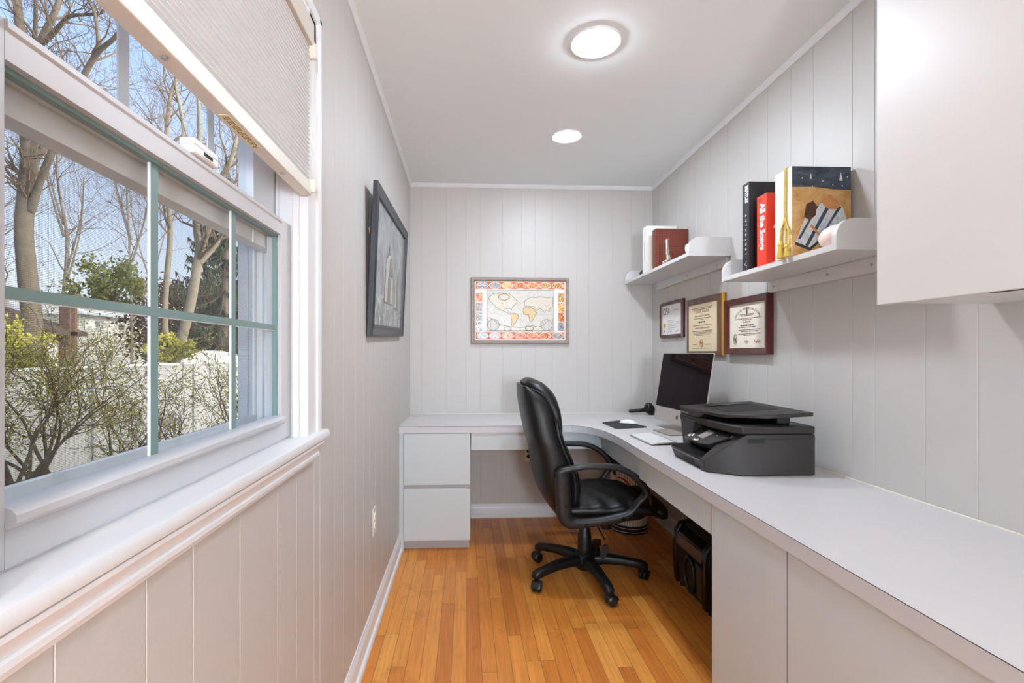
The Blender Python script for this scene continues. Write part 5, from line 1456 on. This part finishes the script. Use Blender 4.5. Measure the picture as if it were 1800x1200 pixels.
# arm loops
AP = [(.440, .628, .020), (.50, .644, .015), (.56, .652, .013), (.667, .650, .0135), (.720, .640, .014), (.765, .620, .0155), (.805, .590, .017), (.832, .560, .018), (.848, .528, .017), (.838, .505, .013), (.815, .480, .012), (.793, .450, .012), (.772, .428, .015), (.735, .408, .022), (.64, .390, .021), (.55, .382, .022), (.49, .385, .030), (.462, .42, .036), (.455, .48, .037), (.450, .56, .037), (.446, .608, .032)]
def arm(yc, lean):
    n = len(AP); rings = []
    fine = []
    for i in range(n):
        a, b, c, d = AP[i - 1], AP[i], AP[(i + 1) % n], AP[(i + 2) % n]
        for k in range(4):
            u = k / 4
            fine.append([.5 * ((2 * b[j]) + (c[j] - a[j]) * u + (2 * a[j] - 5 * b[j] + 4 * c[j] - d[j]) * u * u + (3 * b[j] - a[j] - 3 * c[j] + d[j]) * u ** 3) for j in range(3)])
    m = len(fine)
    for i in range(m):
        x, z, h = fine[i]; x0, z0_, _ = fine[i - 1]; x1, z1_, _ = fine[(i + 1) % m]
        tn = Vector((x1 - x0, 0, z1_ - z0_)).normalized(); nn = Vector((-tn.z, 0, tn.x))
        wd = .027 if z > .5 and x > .5 else .022
        rings.append(sring((x, yc + lean * (z - .4), z), nn, (0, 1, 0), h, wd, 14, 3.0))
    mb = MB().loft(rings, cap=False, closed=True)
    # little downward flange at the front of the armrest
    fl = [sring((x, yc + lean * (z - .4), z), (1, 0, -.3), (0, 1, 0), h, .022, 12, 3) for x, z, h in ((.842, .55, .012), (.856, .525, .010), (.864, .495, .008), (.866, .470, .006))]
    mb.loft(fl)
    return mb
for yc, ln in ((YC - .272, -.06), (YC + .272, .06)):
    a_ = arm(yc, ln).build('armrest', ARMP, t, smooth=50)
    for x, z in ((.463, .555), (.466, .47), (.56, .378), (.735, .405)):
        s_ = -1 if yc < YC else 1
        yy = yc + ln * (z - .4) + s_ * .021
        MB().cyl((x, yy, z), (x, yy + s_ * .003, z), .009, 14).build('bolt', GLOSSB, a_, smooth=40)
# mechanism, column, levers
MB().box(.55, .76, YC - .07, YC + .07, .325, .357).build('tilt_mechanism', BLKP, t, bevel=.01)
MB().lathe([(.036, .10), (.036, .215), (.033, .235), (.030, .24), (.029, .30), (.022, .31), (.022, .33)], (CXh, YC, 0), 24).build('gas_column', BLKP, t, smooth=40)
MB().lathe([(.0, .262), (.026, .262), (.028, .268), (.028, .335)], (.735, YC - .01, 0), 20).build('tension_knob', BLKP, t, smooth=40)
MB().tube([(.63, YC - .09, .33), (.655, YC - .15, .315), (.675, YC - .19, .27)], .0035, 6).build('lever', GLOSSB, t)
lv = MB(); lv.loft([sring((.672 - .0, YC - .195 + k, .215), (.35, 0, .94), (.94, 0, -.35), .040 - abs(k) * 1.2, .021 - abs(k) * .9, 20, 2.2) for k in (-.006, -.003, .003, .006)]); lv.build('lever_paddle', ARMP, t, smooth=40)
# star base
MB().lathe([(.030, .045), (.045, .055), (.058, .080), (.058, .118), (.046, .135), (.036, .142)], (CXh, YC, 0), 28).build('hub', BLKP, t, smooth=40)
WH = mat('caster_black', (24, 24, 25), .3)
for i, deg in enumerate((134, 206, 278, 350, 62)):
    a = math.radians(deg); ux = Vector((math.cos(a), math.sin(a), 0)); uy = Vector((-math.sin(a), math.cos(a), 0)); c0 = Vector((CXh, YC, 0))
    rings = []
    for r_, zc, hw, hh in ((.035, .098, .032, .030), (.10, .106, .029, .026), (.18, .102, .026, .022), (.25, .092, .024, .021), (.295, .083, .024, .022), (.318, .078, .020, .018), (.325, .076, .010, .010)):
        rings.append(sring(c0 + ux * r_ + Vector((0, 0, zc)), uy, (0, 0, 1), hw, hh, 20, 3.2))
    lg = MB().loft(rings).build('leg', BLKP, t, smooth=50)
    cs = MB(); ph = math.radians(deg + (70, 40, 100, 55, 80)[i]); wx = Vector((math.cos(ph), math.sin(ph), 0)); wy = Vector((-math.sin(ph), math.cos(ph), 0))
    cc = c0 + ux * .297 + wx * .016
    cs.cyl(c0 + ux * .297 + Vector((0, 0, .05)), c0 + ux * .297 + Vector((0, 0, .075)), .008, 10)
    for s_ in (-1, 1):
        pr_ = [(.004, .0205), (.004, .0245), (.010, .0262), (.019, .0255), (.0235, .021), (.0255, .012), (.0258, .003)]
        cs.loft([[cc + wy * (s_ * w2) + (wx * math.cos(2 * PI * k / 24) + Vector((0, 0, 1)) * math.sin(2 * PI * k / 24)) * r2 + Vector((0, 0, .0265)) for k in range(24)] for w2, r2 in pr_])
    hd_ = []
    for k in range(9):
        an = PI * (.02 + .80 * k / 8); hd_.append(sring(cc + (wx * math.cos(an) + Vector((0, 0, 1)) * math.sin(an)) * .0275 + Vector((0, 0, .0265)), wy, wx * math.cos(an) + Vector((0, 0, 1)) * math.sin(an), .024, .0022, 12, 4))
    cs.loft(hd_)
    cs.build('caster', WH, lg, smooth=40)

# ================================================================== UNDER THE DESK
# round pinstriped waste bin
bxx, byy = 1.095, 3.245
BR = .128
t = thing('waste_bin', 'round white pinstriped waste bin with dark banded rims under the desk corner', 'waste bin', (bxx, byy, 0))
BH = .50
def br_(z): return BR * (.90 + .10 * z / BH)
STRIPE = mat('pinstripe_white', (226, 224, 216), .5); NAV = mat('navy_band', (26, 28, 36), .4)
MB().lathe([(br_(.05), .05), (br_(BH - .06), BH - .06)], (bxx, byy, 0), 64, cap=False).build('body', STRIPE, t, smooth=60)
q = MB().use(NAV)
for k in range(44):
    a = 2 * PI * k / 44
    for da in (0,):
        z0_, z1_ = .05, BH - .06
        p = []
        for aa in (a - .008, a + .008):
            p.append((aa, z0_)); 
        q.add([(bxx + (br_(z0_) + .0006) * math.cos(a - .009), byy + (br_(z0_) + .0006) * math.sin(a - .009), z0_), (bxx + (br_(z0_) + .0006) * math.cos(a + .009), byy + (br_(z0_) + .0006) * math.sin(a + .009), z0_),
               (bxx + (br_(z1_) + .0006) * math.cos(a + .009), byy + (br_(z1_) + .0006) * math.sin(a + .009), z1_), (bxx + (br_(z1_) + .0006) * math.cos(a - .009), byy + (br_(z1_) + .0006) * math.sin(a - .009), z1_)], [(0, 1, 2, 3)])
q.build('pinstripe', None, t, smooth=0)
for zb, zt_ in ((.0, .055), (BH - .065, BH)):
    q = MB().use(NAV).lathe([(br_(zb) - .006, zb), (br_(zb) + .004, zb + .001), (br_(zt_) + .004, zt_ - .001), (br_(zt_) - .006, zt_)], (bxx, byy, 0), 64, cap=False)
    q.use(STRIPE)
    for f in (.26, .70):
        zz = zb + (zt_ - zb) * f
        q.lathe([(br_(zz) + .0038, zz - .002), (br_(zz) + .0052, zz), (br_(zz) + .0038, zz + .002)], (bxx, byy, 0), 64, cap=False)
    q.build('rim_band', None, t, smooth=50)
MB().lathe([(br_(.02), .012), (.001, .012)], (bxx, byy, 0), 40).build('base_disc', NAV, t)
ar = MB(); pts = []
for k in range(15):
    f = k / 14; aa = -2.55 + 1.25 * f; zz = .30 + .09 * math.sin(PI * (.25 + .8 * f)) - .10 * f
    pts.append((bxx + (br_(zz) + .002) * math.cos(aa), byy + (br_(zz) + .002) * math.sin(aa), zz))
ar.tube(pts, [.003 + .004 * min(1, k / 6) for k in range(15)], 8)
ar.build('red_stripe', mat('team_red', (196, 34, 40), .45), t, smooth=50)

# black shredder-like box beside the cupboard
t = thing('paper_shredder', 'glossy black paper shredder with an oval handle under the right worktop', 'shredder', (1.22, 2.30, 0))
SX0, SY0, SY1, SZ0, SZ1 = 1.062, 2.135, 2.47, .012, .335
GB = mat('shredder_black', (14, 13, 13), .22)
pr = [(SX0 + .012, SZ0 + .02), (SX0 + .006, .10), (SX0 + .002, .22), (SX0 + .010, .285), (SX0 + .035, .318), (SX0 + .09, SZ1), (SX0 + .28, SZ1 + .004), (SX0 + .295, .30), (SX0 + .295, SZ0 + .02)]
MB().prism(pr, SY0 + .03, SY1 - .03, lambda x, z, e: (x, e, z)).build('body', GB, t, smooth=30, bevel=.004)
for y_a, y_b in ((SY0, SY0 + .036), (SY1 - .036, SY1)):
    ep = [(x - (.008 if i < 5 else 0), z + (.004 if z > .3 else -.010 if z < .1 else 0)) for i, (x, z) in enumerate(pr)]
    MB().prism(ep, y_a, y_b, lambda x, z, e: (x, e, z)).build('end_cheek', GB, t, smooth=30, bevel=.008, seg=3)
BRZ = mat('bronze_strip', (120, 98, 80), .3, metal=.6)
def sp(y, z, k=.0): return (lerp([(b, a) for a, b in pr[:5]], z)[0] - k, y, z)
MB().add([sp(SY0 + .037, .225, .003), sp(SY1 - .037, .225, .003), sp(SY1 - .037, .272, .003), sp(SY0 + .037, .272, .003), sp(SY0 + .037, .225, -.004), sp(SY1 - .037, .225, -.004), sp(SY1 - .037, .272, -.004), sp(SY0 + .037, .272, -.004)],
         [(0, 1, 2, 3), (0, 4, 5, 1), (2, 6, 7, 3), (1, 5, 6, 2), (3, 7, 4, 0)]).build('front_strip', BRZ, t)
ov = MB(); ov.tube([sp(SY0 + .155 + .052 * math.cos(2 * PI * k / 28), .125 + .082 * math.sin(2 * PI * k / 28), .004) for k in range(28)], .0075, 8, closed=True); ov.build('handle', mat('handle_black', (30, 30, 31), .25), t, smooth=50)
MB().poly([sp(SY0 + .155 + .046 * math.cos(2 * PI * k / 28), .125 + .076 * math.sin(2 * PI * k / 28), .0015) for k in range(28)]).build('window_panel', mat('smoky_plastic', (44, 36, 28), .15), t, smooth=0)
MB().add([sp(SY0 + .040, .050, .002), sp(SY0 + .092, .050, .002), sp(SY0 + .092, .205, .002), sp(SY0 + .040, .205, .002)], [(0, 1, 2, 3)]).build('grey_panel', mat('grey_smoke', (62, 58, 54), .3), t, smooth=0)
MB().box(SX0 + .14, SX0 + .165, SY0 + .07, SY1 - .07, SZ1 + .001, SZ1 + .0045).build('feed_slot', mat('slot_deep', (4, 4, 4), .6), t)
for x_, y_ in ((SX0 + .04, SY0 + .02), (SX0 + .26, SY0 + .02), (SX0 + .04, SY1 - .02), (SX0 + .26, SY1 - .02)): MB().cyl((x_, y_, 0), (x_, y_, .03), .012, 12).build('foot', BLKP, t)
